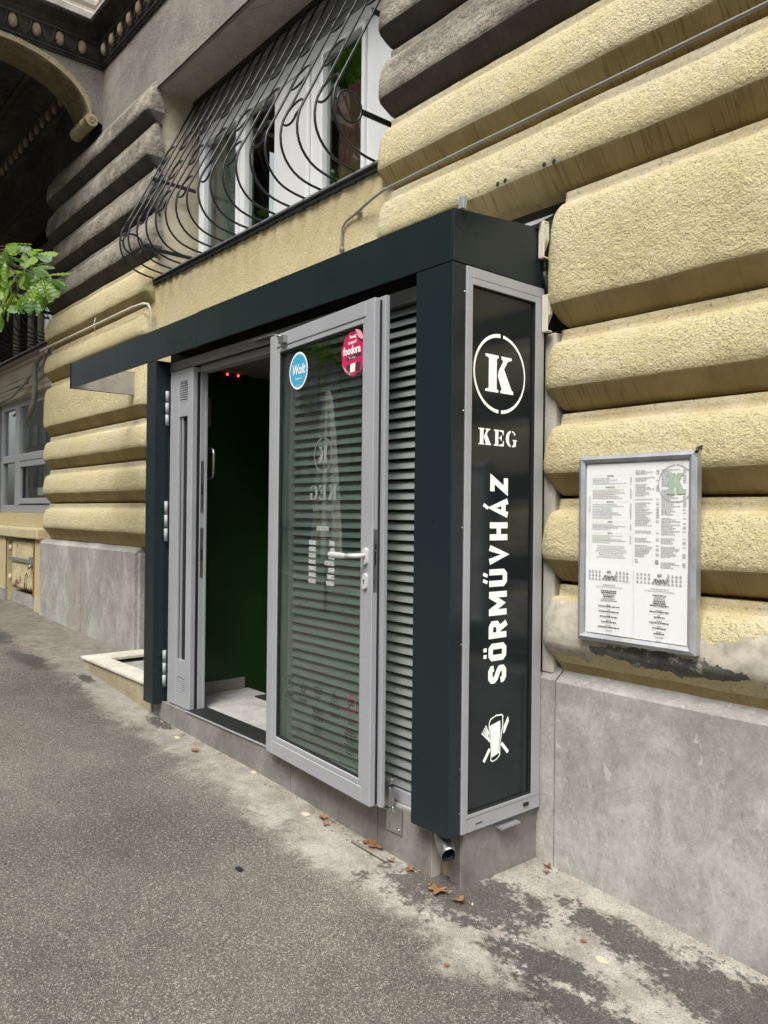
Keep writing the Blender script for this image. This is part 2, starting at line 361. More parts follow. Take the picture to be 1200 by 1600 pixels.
def box(bm, x0, x1, y0, y1, z0, z1, bev=0., mi=0, T=None):
    vs = [bm.verts.new((x, y, z)) for x in (x0, x1) for y in (y0, y1) for z in (z0, z1)]
    fs = [(0, 1, 3, 2), (4, 6, 7, 5), (0, 4, 5, 1), (2, 3, 7, 6), (0, 2, 6, 4), (1, 5, 7, 3)]
    nf = [bm.faces.new([vs[i] for i in f]) for f in fs]
    for f in nf: f.material_index = mi
    if bev:
        es = list({e for f in nf for e in f.edges}); r = bmesh.ops.bevel(bm, geom=es, offset=bev, segments=1, affect='EDGES')
        vs = list({v for f in r['faces'] for v in f.verts} | {v for v in vs if v.is_valid})
        for f in r['faces']: f.material_index = mi
    if T:
        for v in set(vs):
            if v.is_valid: v.co = T(v.co.x, v.co.y, v.co.z)
    return vs
def tube(bm, pts, r, n=8, closed=False, mi=0, caps=True):
    pts = [Vector(p) for p in pts]; N = len(pts); rings = []; up = None
    for i, p in enumerate(pts):
        a = pts[(i - 1) % N] if (closed or i > 0) else p; b = pts[(i + 1) % N] if (closed or i < N - 1) else p
        t = (b - a).normalized()
        if up is None:
            up = Vector((0, 0, 1)) if abs(t.z) < .9 else Vector((1, 0, 0))
        u = (up - t * up.dot(t)); u = u.normalized() if u.length > 1e-6 else t.orthogonal().normalized(); v = t.cross(u); up = u
        rr = r[i] if isinstance(r, (list, tuple)) else r
        rings.append([bm.verts.new(p + (u * math.cos(2 * PI * k / n) + v * math.sin(2 * PI * k / n)) * rr) for k in range(n)])
    for i in range(N if closed else N - 1):
        A, C = rings[i], rings[(i + 1) % N]
        for k in range(n):
            f = bm.faces.new((A[k], A[(k + 1) % n], C[(k + 1) % n], C[k])); f.smooth = True; f.material_index = mi
    if not closed and caps:
        bm.faces.new(rings[0][::-1]).material_index = mi; bm.faces.new(rings[-1]).material_index = mi
def tri(bm, f):
    f.normal_update(); bmesh.ops.triangulate(bm, faces=[f])
def poly_ext(bm, pts, T, h0, h1, mi=0):
    """polygon pts (u,v), extruded between heights h0<h1; T(u,v,h)->world"""
    a = [bm.verts.new(T(u, v, h0)) for u, v in pts]; b = [bm.verts.new(T(u, v, h1)) for u, v in pts]
    fs = [bm.faces.new(b)]
    n = len(pts)
    for i in range(n): fs.append(bm.faces.new((a[i], a[(i + 1) % n], b[(i + 1) % n], b[i])))
    for f in fs: f.material_index = mi
    tri(bm, fs[0])
def ribbon(pts, t, closed=False):
    """list of quads (u,v) of a mitred stroke"""
    P = [Vector(p) for p in pts]; N = len(P); L = []; Rr = []
    for i in range(N):
        a = P[(i - 1) % N] if (closed or i > 0) else None; b = P[(i + 1) % N] if (closed or i < N - 1) else None
        d1 = (P[i] - a).normalized() if a is not None else (b - P[i]).normalized(); d2 = (b - P[i]).normalized() if b is not None else d1
        n1 = Vector((-d1.y, d1.x)); n2 = Vector((-d2.y, d2.x)); m = n1 + n2; m = m.normalized() if m.length > 1e-4 else n1
        k = min(t / 2 / max(.35, m.dot(n1)), t)
        L.append(P[i] + m * k); Rr.append(P[i] - m * k)
    return [(Rr[i], Rr[(i + 1) % N], L[(i + 1) % N], L[i]) for i in range(N if closed else N - 1)]
def strokes(bm, lst, t, T, h, mi=0):
    for k, (pts, closed) in enumerate(lst):
        cache = {}
        for q in ribbon(pts, t, closed):
            vs = []
            for p in q:
                key = (round(p[0], 6), round(p[1], 6))
                if key not in cache: cache[key] = bm.verts.new(T(p[0], p[1], h + k * .00012))
                vs.append(cache[key])
            if len(set(vs)) > 2: bm.faces.new(list(dict.fromkeys(vs))).material_index = mi
def ell(cx, cy, rx, ry, a0=0, a1=360, n=24):
    full = abs(a1 - a0) >= 359.9
    return [(cx + rx * math.cos(math.radians(a0 + (a1 - a0) * i / (n if full else n - 1))), cy + ry * math.sin(math.radians(a0 + (a1 - a0) * i / (n if full else n - 1)))) for i in range(n)]
_dg = None
def text(bm, s, T, h, size, align='LEFT', sx=1., bold=0., shear=0., mi=0, ls=1.):
    """flat lettering: T(u,v,h)->world"""
    c = bpy.data.curves.new('t', 'FONT'); c.body = s; c.size = size; c.align_x = align; c.offset = bold; c.shear = shear; c.resolution_u = 2; c.space_character = ls
    o = bpy.data.objects.new('t', c); COL.objects.link(o)
    dg = bpy.context.evaluated_depsgraph_get(); me = bpy.data.meshes.new_from_object(o.evaluated_get(dg))
    vs = [bm.verts.new(T(v.co.x * sx, v.co.y, h)) for v in me.vertices]
    for p in me.polygons:
        try: bm.faces.new([vs[i] for i in p.vertices]).material_index = mi
        except ValueError: pass
    bpy.data.meshes.remove(me); bpy.data.objects.remove(o); bpy.data.curves.remove(c)
def copy_tree(o, parent=None):
    c = o.copy(); COL.objects.link(c); OFF[c.name] = OFF.get(o.name, Vector((0, 0, 0)))
    if parent: c.parent = parent
    for ch in list(o.children): copy_tree(ch, c)
    return c
def nz(p, s, a): return noise.noise(Vector(p) * s) * a
def lerp_tab(tab, x):
    if x <= tab[0][0]: return tab[0][1] + (tab[0][0] - x) * .03
    for (a, za), (b, zb) in zip(tab, tab[1:]):
        if x <= b: return za + (zb - za) * (x - a) / (b - a)
    return tab[-1][1] - (x - tab[-1][0]) * .045
GT = [(-10, -1.12), (-7, -1.195), (-4.5, -1.268), (-2.6, -1.40), (-1.3, -1.445), (-.1, -1.515), (1, -1.588)]
def zg(x, y):
    return lerp_tab(GT, x) + .012 * min(0, y) + nz((x, y, 0), .9, .012) - .0

# ============================================================ GROUND
bm = B()
xs = [-60, -40, -25, -16] + [-12 + .12 * i for i in range(126)] + [4, 6, 10, 20, 40]
ys = [-4.2 + .12 * i for i in range(43)]
gv = [[bm.verts.new((x, y, zg(x, y))) for y in ys] for x in xs]
for i in range(len(xs) - 1):
    for j in range(len(ys) - 1): bm.faces.new((gv[i][j], gv[i + 1][j], gv[i + 1][j + 1], gv[i][j + 1])).smooth = True
obj('pavement', bm, 'asphalt', kind='structure')
bm = B()
def strip(bm, y0, y1, dz):
    X = [-60, -20, -10, -4, 0, 4, 10, 40]
    v = [[bm.verts.new((x, y, lerp_tab(GT, x) - .05 + dz)) for y in (y0, y1)] for x in X]
    for i in range(len(X) - 1): bm.faces.new((v[i][0], v[i + 1][0], v[i + 1][1], v[i][1]))
strip(bm, -12, -4.4, -.14); obj('road', bm, 'asphalt', kind='structure')
bm = B(); strip(bm, -80, -12.001, 0); obj('far_ground', bm, 'asphalt', kind='structure')
bm = B()
for i in range(50):
    x = -30 + i; z = lerp_tab(GT, x + .5) - .05
    box(bm, x, x + .985, -4.4, -4.19, z - .2, z + .01, .01)
k = obj('kerb', bm, 'plinth', kind='structure')

# ============================================================ BUILDING
bld = thing('apartment_building', (0, .9, -1.5), 'ochre plastered old apartment building with rounded rusticated courses behind the bar entrance', 'building')
YG = .64
GROOVES = [-.672, -.298, .077, .45, .82, 1.425, 1.79, 2.19, 2.575, 2.955, 3.35, 3.72]
def course(x0, x1, px0, px1, z0, z1, kind, step=.05, patched=False, cap=None, i_=1):
    """one rusticated course swept round its ends. px0/px1: pivot X of rounded left/right end or None (runs on)"""
    h = z1 - z0
    prof = [(-.05, -.02 if (i_ == 0) else 0, 1), (-.05 if i_ else .0, .012 if i_ else -.018, 1), (.006, .014 if i_ else -.005, 1), (.030, .036, 1), (.060, .072, 1), (.082, .100, 1), (.090, .110, 0), (.0935, .124, 0)]
    fh = h - .124 - .125; nf = max(2, int(fh / .045))
    zc = h - .052; sh = min(zc - .13, .24); z = .150
    while z < zc - sh - .02: prof.append((.096, z, 0)); z += .045
    for i in range(0, 9):
        a = PI / 2 * i / 8; prof.append((.032 + .064 * math.cos(a) ** .85, zc - sh + sh * math.sin(a) , 0 if i < 7 else 2))
    prof += [(.025, h - .047, 2), (.023, h - .024, 2), (.023, h - .001, 2), (-.05, h - .001, 1)]
    st = []
    if px0 is not None:
        for y in ((1.3, 1.0, .8) if z0 < 1.4 else (.70,)): st.append(((px0, y), (-1, 0)))
        for i in range(7):
            a = PI / 2 * i / 6; st.append(((px0, YG), (-math.cos(a), -math.sin(a))))
        xa = px0
    else: xa = x0; st.append(((xa, YG), (0, -1)))
    xb = (px1 if cap is None else cap - .06) if px1 is not None else x1
    yb = .8 if z0 < 1.4 else .68
    n = max(2, int((xb - xa) / step))
    for i in range(1, n): st.append(((xa + (xb - xa) * i / n, YG), (0, -1)))
    if cap is not None:
        sc = [(cap - .045, 1), (cap - .012, .86), (cap, .62), (cap + .0005, 0), (cap + .001, -.6)]
        for xx, k in sc: st.append(((xx, YG), (0, -k)))
    elif px1 is not None:
        for i in range(7):
            a = PI / 2 * i / 6; st.append(((px1, YG), (math.sin(a), -math.cos(a))))
        for y in (.8, 1.0, 1.3): st.append(((px1, y), (1, 0)))
    else: st.append(((xb, YG), (0, -1)))
    bm = B(); V = []
    for (bx, by), (nx, ny) in st:
        row = []
        for d, z, _ in prof:
            zz = z0 + z; w = nz((bx + nx * .1, by, zz), 2.3, .007) + nz((bx, by + 5, zz), 9, .004) + nz((bx + nx * .1, by + 3, zz), 26, .0018)
            if d < 0: w = 0
            if ny > 0 or abs(nx) + abs(ny) < .3: w = 0
            row.append(bm.verts.new((bx + nx * (d + w), by + ny * (d + w), zz + (nz((bx, 7, zz), 3.1, .006) if 0 < z < h - .002 else 0))))
        V.append(row)
    for i in range(len(V) - 1):
        for j in range(len(prof) - 1):
            f = bm.faces.new((V[i][j], V[i + 1][j], V[i + 1][j + 1], V[i][j + 1])); f.smooth = True
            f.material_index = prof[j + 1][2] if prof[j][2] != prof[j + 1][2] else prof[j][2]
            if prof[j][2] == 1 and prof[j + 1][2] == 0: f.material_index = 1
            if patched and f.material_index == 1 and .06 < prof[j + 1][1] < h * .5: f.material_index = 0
    if kind == 'y': ms = ['yellow_patched' if patched else 'yellow_rough', 'yellow_smooth_shaded', 'yellow_fillet']
    else: ms = ['grey_rough', 'grey_smooth_shaded', 'grey_fillet']
    o = obj('plaster_course', bm, ms, bld)
    if patched: o['label'] = 'lowest ochre course with plaster broken away under the menu frame'
    elif kind == 'g': o['label'] = 'soot grey unpainted plaster course'
    return o
for i in range(len(GROOVES) - 1):
    z0, z1 = GROOVES[i], GROOVES[i + 1]; kind = 'y' if z0 < 2.1 else 'g'
    if z0 < 1.4: course(0, 2.7, .078 if z0 < .8 else .090, None, z0, z1, kind, .04, patched=(i == 0), i_=i)
    else: course(0, 2.7, -1.10, None, z0, z1, kind)
    if i >= 1: course(0, 0, -6.93, -4.30 if z0 > 1.7 else -4.36, z0, z1, kind, .07, cap=-4.222 if z0 > 1.7 else None, i_=i - 1)
# backing walls (closed blocks behind the courses)
def wallbox(x0, x1, y0, y1, z0, z1, mat, name='wall', bev=0, label=None):
    bm = B(); box(bm, x0, x1, y0, y1, z0, z1, bev); return obj(name, bm, mat, bld, label=label)
wallbox(.05, 2.7, .695, 1.6, -2.0, 3.72, 'dark_stone')
wallbox(-1.09, .05, .695, 1.6, 1.3, 3.72, 'dark_stone')
wallbox(-.50, .0499, .66, 1.2, -2.0, 1.2999, 'dark_stone')
wallbox(-6.88, -4.41, .695, 1.6, -2.0, 3.72, 'dark_stone')
def panel(x0, x1, y, z0, z1, mat, parent=bld, name='wall', step=.12, amp=.003, depth=.25, label=None):
    """slightly uneven plastered wall face with thickness"""
    bm = B(); nx = max(1, int((x1 - x0) / step)); nzz = max(1, int((z1 - z0) / step)); V = []
    for i in range(nx + 1):
        row = []
        for j in range(nzz + 1):
            X = x0 + (x1 - x0) * i / nx; Z = z0 + (z1 - z0) * j / nzz
            row.append(bm.verts.new((X, y + nz((X, y, Z), 2.5, amp) + nz((X, y, Z), 9, amp * .4), Z)))
        V.append(row)
    for i in range(nx):
        for j in range(nzz): bm.faces.new((V[i][j], V[i + 1][j], V[i + 1][j + 1], V[i][j + 1])).smooth = True
    box(bm, x0, x1, y + .015, y + depth, z0, z1)
    return obj(name, bm, mat, parent, label=label)
panel(-4.34, -1.09, .632, 1.0, 1.952, 'yellow_apron', depth=.45, label='smooth ochre wall below the barred window')
panel(-5.478, 2.7, .625, 3.722, 4.34, 'frieze', depth=.6, label='grey wall band above the barred window')
# lintel over the bay + soffit, reveals
panel(-4.25, -1.12, .625, 3.655, 3.7215, 'frieze', depth=.5)
wallbox(-4.25, -1.12, .66, 1.25, 3.650, 3.6545, 'soffit', 'soffit')
wallbox(-4.42, -4.25, .66, 1.3, 1.955, 3.65, 'reveal', 'window_reveal')
wallbox(-4.29, -4.252, .632, .66, 1.99, 3.70, 'grey_fillet', 'window_reveal')
wallbox(-1.12, -1.03, .66, 1.3, 1.955, 3.65, 'grey_fillet', 'window_reveal')
wallbox(-4.42, -4.251, .632, .66, 3.7, 3.7215, 'frieze')
wallbox(-4.25, -1.12, .66, 1.2, 1.93, 1.965, 'reveal', 'window_ledge')
# thin metal sill
bm = B(); box(bm, -4.255, -1.14, .600, .98, 1.992, 1.998); box(bm, -4.255, -1.14, .598, .603, 1.988, 1.9985)
obj('window_sill', bm, 'alu_dirty', bld)
bm = B(); box(bm, -4.25, -1.14, .612, .632, 1.953, 1.972, 0)
for i in range(26): 
    x = -4.2 + i * .12 + random.random() * .05; box(bm, x, x + .05 + .05 * random.random(), .606, .64, 1.944 + random.random() * .006, 1.953)
obj('sill_mortar', bm, 'black', bld)
# soffit crack (thin relief)
bm = B(); pts = []
for i in range(14): pts.append((-2.75 + .075 * i + nz((i, 0, 0), .7, .03), .70 + .02 * i + nz((i, 3, 0), .8, .05), 3.6495))
tube(bm, pts, .0016, 4); obj('crack', bm, 'black', bld)

# ---- windows
def frame4(bm, x0, x1, z0, z1, y0, y1, w, T=None, bev=.003, wt=None, wb=None, wr=None):
    wt = wt or w; wb = wb or w; wr = wr or w
    box(bm, x0, x0 + w, y0, y1, z0, z1, bev, T=T); box(bm, x1 - wr, x1, y0, y1, z0, z1, bev, T=T)
    box(bm, x0 + w, x1 - wr, y0, y1, z1 - wt, z1, bev, T=T); box(bm, x0 + w, x1 - wr, y0, y1, z0, z0 + wb, bev, T=T)
bm = B(); frame4(bm, -4.16, -1.12, 2.0, 3.36, 1.00, 1.07, .11)
box(bm, -3.44, -3.36, 1.0, 1.07, 2.12, 3.24, .003); box(bm, -2.44, -2.30, 1.0, 1.07, 2.12, 3.24, .003); box(bm, -1.80, -1.24, 1.0, 1.07, 2.12, 3.24, .003)
win = obj('window', bm, 'white_pvc', bld, label='white three-part window behind the bulging bars')
for a, b_ in ((-4.05, -3.44), (-3.36, -2.44), (-2.30, -1.80)):
    bm = B(); frame4(bm, a + .004, b_ - .004, 2.122, 3.238, .975, 1.05, .028); obj('sash', bm, 'white_pvc', win)
    bm = B(); box(bm, a + .045, b_ - .045, 1.012, 1.02, 2.16, 3.19); obj('pane', bm, 'window_glass', win)
for z in (3.36, 3.43, 3.50, 3.57):
    bm = B(); box(bm, -4.25, -1.12, 1.0 - .012 * ((z - 3.36) / .07 % 2), 1.12, z, z + .068, .006); obj('shutter_box_slat', bm, 'alu_dirty', win)
def drape(x0, x1, y, z0, z1, mat, parent, folds=9, amp=.02):
    bm = B(); n = folds * 6; A = []
    for i in range(n + 1):
        x = x0 + (x1 - x0) * i / n; yy = y + amp * math.sin(i / 6 * 2 * PI) + nz((x, 0, 0), 5, amp)
        A.append((bm.verts.new((x, yy, z0)), bm.verts.new((x, yy + .01, z1))))
    for i in range(n): bm.faces.new((A[i][0], A[i + 1][0], A[i + 1][1], A[i][1])).smooth = True
    return obj('curtain', bm, mat, parent)
drape(-4.1, -3.72, 1.12, 2.02, 3.36, 'curtain', win)
drape(-2.28, -1.81, 1.12, 2.02, 3.0, 'curtain_red', win, 6)
bm = B(); box(bm, -2.90, -2.441, .985, .996, 2.125, 3.235, .002); obj('white_panel', bm, 'blind', win)
bm = B(); box(bm, -3.72, -3.60, 1.06, 1.068, 2.1, 3.3); obj('blind', bm, 'curtain', win)
wallbox(-4.3, -1.0, 1.9, 2.0, 1.9, 3.7, 'dark_stone', 'room_wall')
wallbox(-4.3, -1.0, 1.3, 1.9, 1.86, 1.9, 'dark_stone', 'room_wall')
wallbox(-4.6, -.8, 1.26, 3.0, 3.66, 3.72, 'dark_stone', 'room_ceiling')
wallbox(-4.5, -4.44, 1.3, 1.9, 1.9, 3.66, 'dark_stone', 'room_wall'); wallbox(-1.02, -.9, 1.3, 1.9, 1.9, 3.66, 'dark_stone', 'room_wall')
wallbox(-12.5, -6.9, 1.31, 1.75, 3.66, 3.72, 'dark_stone', 'room_ceiling')

# ---- plinth
def slab(x0, x1, y0, y1, z0t, z0b, name='plinth_panel', lip=.02, label=None, mat='plinth'):
    bm = B(); n = max(1, int((x1 - x0) / .25)); rows = []
    for i in range(n + 1):
        X = x0 + (x1 - x0) * i / n
        rows.append([bm.verts.new(c) for c in ((X, y0, z0b), (X, y0, z0t - lip * .35), (X, y0 + .004, z0t - lip * .1), (X, y0 + .01, z0t), (X, y0 + .075, z0t + .048), (X, y1, z0t + .05), (X, y1, z0b))])
    for i in range(n):
        for j in range(6): bm.faces.new((rows[i][j], rows[i + 1][j], rows[i + 1][j + 1], rows[i][j + 1]))
    bm.faces.new(rows[0][::-1]); bm.faces.new(rows[-1])
    return obj(name, bm, mat, bld, label=label)
slab(.083, 1.62, .575, .70, -.716, -2.2, label='wide scratched grey plinth panel below the menu frame')
slab(1.628, 2.7, .577, .70, -.716, -2.2)
slab(-.02, .076, .578, .70, -.712, -2.2, label='narrow chipped plinth strip beside the kiosk')
slab(-7.12, -5.802, .575, .70, -.362, -2.0, label='left of the two grey plinth panels beyond the doorway')
slab(-5.780, -4.45, .575, .70, -.358, -2.0, label='right of the two grey plinth panels beyond the doorway')
bm = B(); box(bm, -5.801, -5.781, .582, .69, -2, -.37); obj('mortar_joint', bm, 'pale_stone', bld)
bm = B(); box(bm, -4.449, -4.40, .60, 1.3, -2, -.37, .004); obj('plinth_return', bm, 'plinth', bld)
bm = B(); box(bm, -.02, .045, .60, .695, -.70, .815, .01); obj('opening_jamb', bm, 'pale_stone', bld, label='pale bare plaster strip between kiosk frame and ochre courses')
bm = B(); box(bm, -4.42, -2.93, 1.25, 1.35, -1.4, 1.4); obj('wall', bm, 'dark_stone', bld)

# ---- balcony with egg and dart mouldings, upper left
XB = -5.478
def egg(x, y, z, ax):
    bm = B(); bmesh.ops.create_uvsphere(bm, u_segments=10, v_segments=7, radius=1)
    for v in bm.verts:
        c = v.co; s = (.042, .034, .062) if ax == 'x' else (.034, .042, .062)
        v.co = Vector((x + c.x * s[0], y + c.y * s[1], z + c.z * s[2] * (1.1 if c.z > 0 else .95)))
    o = obj('egg_ornament', bm, 'egg_stone', bld, smooth=True); return o
def dart(bm, x, y, z, ax):
    n = (0, -1) if ax == 'x' else (1, 0)
    for s in (-1, 1):
        p = []
        for i in range(5):
            a = i / 4; o = s * (.052 - .028 * a * a)
            p.append((x + (o if ax == 'x' else 0) + n[0] * .012, y + (0 if ax == 'x' else o) + n[1] * .012, z + .07 - .13 * a))
        tube(bm, p, .010, 5)
def moulding(pts_xy, normals, prof, mat, name, label=None):
    """sweep profile (out, z) along a mitred plan path"""
    bm = B(); V = []
    for (x, y), (nx, ny) in zip(pts_xy, normals): V.append([bm.verts.new((x + nx * d, y + ny * d, z)) for d, z in prof])
    for i in range(len(V) - 1):
        for j in range(len(prof) - 1): bm.faces.new((V[i][j], V[i + 1][j], V[i + 1][j + 1], V[i][j + 1]))
    return obj(name, bm, mat, bld, label=label)
YF = .625
path = [(XB, -1.6), (XB, YF), (2.7, YF)]; nrm = [(1, 0), (1, -1), (0, -1)]
moulding(path, nrm, [(-.02, 4.335), (.02, 4.335), (.02, 4.352), (.035, 4.357), (.035, 4.372), (.02, 4.378), (.03, 4.40), (.045, 4.50), (.06, 4.52), (.075, 4.525), (.075, 4.545), (.06, 4.555), (.09, 4.60), (.19, 4.64), (.20, 4.66), (.20, 4.672), (-.02, 4.674)], 'dark_stone', 'cornice', 'dark egg and dart cornice wrapping wall and balcony')
moulding(path, nrm, [(-.02, 4.6745), (.17, 4.676), (.17, 4.75), (.15, 4.77), (.12, 4.78), (.11, 4.83), (.13, 4.86), (.13, 4.90), (.10, 4.92), (.05, 5.2), (-.02, 5.2)], 'pale_stone', 'cornice', 'pale upper cornice fascia')
bm = B(); 
for i in range(10):
    y = YF - .225 - .208 * i; egg(XB + .052, y, 4.452, 'y'); dart(bm, XB + .05, y - .104, 4.45, 'y')
for i in range(9):
    x = XB + .165 + .205 * i; egg(x, YF - .052, 4.452, 'x'); dart(bm, x + .102, YF - .05, 4.45, 'x')
obj('dart_ornament', bm, 'dark_stone', bld, kind='stuff')
# balcony slab body and underside coffers
wallbox(-10.2, XB - .02, -1.6, .625, 4.62, 5.2, 'dark_stone', 'balcony_slab', 0, 'dark balcony slab over the left bay')
wallbox(-10.2, XB - .02, -1.6, -1.2, 4.345, 4.62, 'dark_stone', 'balcony_beam')
for y in (-.95, -.55, -.1, .2):
    bm = B(); box(bm, -9.6, XB - .42, y, y + .06, 4.56, 4.62, .015); obj('coffer_moulding', bm, 'dark_stone', bld)
bm = B()
for k in range(3): tube(bm, [(-7.2 + (.32 - .08 * k) * math.cos(a), -.3 + (.32 - .08 * k) * math.sin(a), 4.615) for a in [i * 2 * PI / 24 for i in range(24)]], .018, 6, True)
obj('ceiling_rosette', bm, 'dark_stone', bld)
# brackets: dark spandrel web, pale arched soffit band with scroll
def bracket(xr, wid=.36):
    arch = []
    for i in range(17):
        a = i / 16; ang = math.radians(2 + 84 * a)
        arch.append((-.30 + .79 * math.cos(ang) * 1.0 + .0, 3.84 + .47 * math.sin(ang)))
    arch = [(y, z) for y, z in arch]; arch += [(-1.2, 4.318)]
    bm = B()
    front = [(YF, 4.345), (YF, 3.80)] + [(y + .02, z + .006) for y, z in arch] + [(-1.2, 4.345)]
    for x in (xr, xr - wid):
        f = bm.faces.new([bm.verts.new((x, y, z)) for y, z in front]); tri(bm, f)
    w = obj('bracket', bm, 'frieze', bld, label='grey balcony bracket with an arched edge')
    bm = B(); V = []
    for y, z in arch:
        V.append([bm.verts.new(c) for c in ((xr + .025, y + .022, z + .028), (xr + .03, y - .004, z - .022), (xr + .01, y - .012, z - .034), (xr - wid - .01, y - .005, z - .03), (xr - wid - .03, y, z - .018), (xr - wid - .025, y + .012, z + .015))])
    for i in range(len(V) - 1):
        for j in range(5): bm.faces.new((V[i][j], V[i + 1][j], V[i + 1][j + 1], V[i][j + 1])).material_index = 1 if 1 <= j <= 3 else 0
        bm.faces.new((V[i][5], V[i + 1][5], V[i + 1][0], V[i][0]))
    obj('arch_band', bm, ['bracket_stone', 'bracket_soffit'], w)
    bm = B(); cy, cz = .505, 3.80
    R_ = [.062, .066, .056, .066, .056, .066, .056, .066, .062]
    X_ = [xr + .04 - (wid + .08) * i / 8 for i in range(9)]; rings = []
    for x, r in zip(X_, R_): rings.append([bm.verts.new((x, cy + r * math.cos(2 * PI * k / 14), cz + r * math.sin(2 * PI * k / 14))) for k in range(14)])
    for i in range(8):
        for k in range(14): bm.faces.new((rings[i][k], rings[i][(k + 1) % 14], rings[i + 1][(k + 1) % 14], rings[i + 1][k])).smooth = True
    bm.faces.new(rings[0]); bm.faces.new(rings[-1][::-1])
    tube(bm, [(xr + .042, cy + .036 * (1 - i / 20) * math.cos(i * .6), cz + .036 * (1 - i / 20) * math.sin(i * .6)) for i in range(16)], .006, 5)
    obj('scroll', bm, 'bracket_stone', w)
bracket(XB); bracket(-9.6)
# wall of the left part under and behind the balcony
panel(-12.5, XB - .001, .63, 3.722, 4.62, 'dark_stone', depth=.6, step=.3, label='sooty wall under the balcony')
moulding([(-12.5, YF), (XB - .37, YF)], [(0, -1), (0, -1)], [(-.02, 4.335), (.02, 4.335), (.035, 4.357), (.035, 4.372), (.02, 4.378), (.045, 4.50), (.075, 4.525), (.075, 4.545), (.06, 4.555), (.09, 4.615)], 'dark_stone', 'cornice')
for i in range(18): egg(-6.15 - .21 * i, YF - .052, 4.452, 'x')

# ---- left bay (beyond the pier)
wallbox(-7.02, -6.88, .66, 1.6, -1.6, 3.72, 'beige_band', 'bay_reveal')
panel(-12.5, -7.02, .80, 1.50, 1.97, 'beige_band', depth=.4, step=.3, label='pale band wall above the far shop window')
for z, d in ((1.56, .008), (1.72, .008), (1.90, .03), (1.97, .05)):
    bm = B(); box(bm, -12.5, -7.02, .80 - d, .81, z, z + .02, .004); obj('band_moulding', bm, 'beige_band', bld)
wallbox(-12.5, -7.02, .66, 1.3, 3.65, 3.72, 'dark_stone', 'soffit')
wallbox(-12.5, -9.98, .70, 1.3, 1.98, 3.65, 'dark_stone')
bm = B(); box(bm, -9.98, -7.03, .70, 1.0, 1.992, 2.01); obj('window_sill', bm, 'iron', bld)
bm = B(); frame4(bm, -9.9, -7.03, 2.01, 3.5, 1.0, 1.06, .10)
for x in (-9.2, -8.75, -8.1, -7.62): box(bm, x, x + .09, 1.0, 1.06, 2.11, 3.4, .003)
lw = obj('window', bm, 'beige_band', bld, label='dim window with pale frame under the balcony')
bm = B(); box(bm, -9.8, -7.13, 1.03, 1.04, 2.11, 3.4); obj('pane', bm, 'window_glass', lw)
drape(-9.7, -7.2, 1.15, 2.1, 3.4, 'curtain', lw, 22, .03)
wallbox(-12.5, -6.9, 1.6, 1.7, -1.4, 4, 'dark_stone', 'room_wall')
# shop window with grey frames, louvre shutter
bm = B(); y0, y1 = .88, .95
frame4(bm, -9.98, -7.03, -.03, 1.50, y0, y1, .10, bev=.006)
for x in (-9.16, ): box(bm, x - .09, x + .09, y0 - .01, y1, .07, 1.40, .006)
box(bm, -9.88, -9.25, y0 - .012, y1, .66, .76, .006); box(bm, -9.07, -7.13, y0 - .012, y1, .66, .76, .006)
sw = obj('shop_window', bm, 'alu', bld, label='grey framed four-pane shop window left of the ochre pier')
for a, b_, c_, d_ in ((-9.88, -9.25, .07, .66), (-9.88, -9.25, .76, 1.4), (-9.07, -7.13, .07, .66), (-9.07, -7.13, .76, 1.4)):
    bm = B(); box(bm, a, b_, .915, .921, c_, d_); obj('pane', bm, 'window_glass', sw)
bm = B(); frame4(bm, -9.05, -7.6, .09, .65, .862, .90, .07); obj('sash', bm, 'alu', sw)
for (x, z, w_, h_) in ((-8.35, .33, .30, .28), (-8.05, .78, .34, .14), (-8.6, .2, .5, .1)):
    bm = B(); box(bm, x, x + w_, .98, .985, z, z + h_); obj('paper_notice', bm, 'paper', sw)
wallbox(-9.98, -7.03, 1.5, 1.58, -.3, 1.6, 'teal_wall', 'room_wall')
bm = B(); frame4(bm, -11.2, -10.0, -1.1, 1.50, .86, .93, .09); ls = obj('louvre_shutter', bm, 'alu_dirty', bld, label='louvred metal shutter at the far left edge')
for i in range(46):
    z = -1.0 + i * .052; bm = B(); T = lambda x, y, zz, z=z: Vector((x, .89 + (zz) * .7, z + zz)); box(bm, -11.1, -10.1, 0, .004, 0, .038, T=lambda x, y, zz, z=z: Vector((x, .88 + y + zz * .6, z + zz))); obj('louvre', bm, 'alu_dirty', ls)
panel(-9.98, -7.03, .80, -.22, -.03, 'yellow_apron', depth=.3)
bm = B(); box(bm, -10.0, -7.20, .56, .82, -.335, -.215, .012); obj('stone_ledge', bm, 'yellow_rough', bld)
panel(-12, -8.60, .60, -1.25, -.335, 'yellow_apron', depth=.2, label='ochre wall left of the meter cupboard')
panel(-7.42, -7.12, .61, -1.25, -.335, 'yellow_apron', depth=.2)
panel(-8.60, -7.42, .74, -1.25, -.335, 'step_side', depth=.05)
wallbox(-10.0, -8.6, .57, .62, -1.4, -1.0, 'plinth', 'plinth_panel')
wallbox(-8.6, -7.12, .66, .72, -1.4, -1.02, 'plinth', 'plinth_panel')
# small holes in the plaster
for x, z in ((-.25, 1.544), (-.205, 1.545), (.02, 1.545), (.072, 1.54)):
    bm = B(); bmesh.ops.create_circle(bm, cap_ends=True, segments=9, radius=.010)
    for v in bm.verts: v.co = Vector((x + v.co.x * (1 + .3 * random.random()), YG - .103 + .0015, z + v.co.y * (1 + .4 * random.random())))
    obj('drill_hole', bm, 'black', bld)

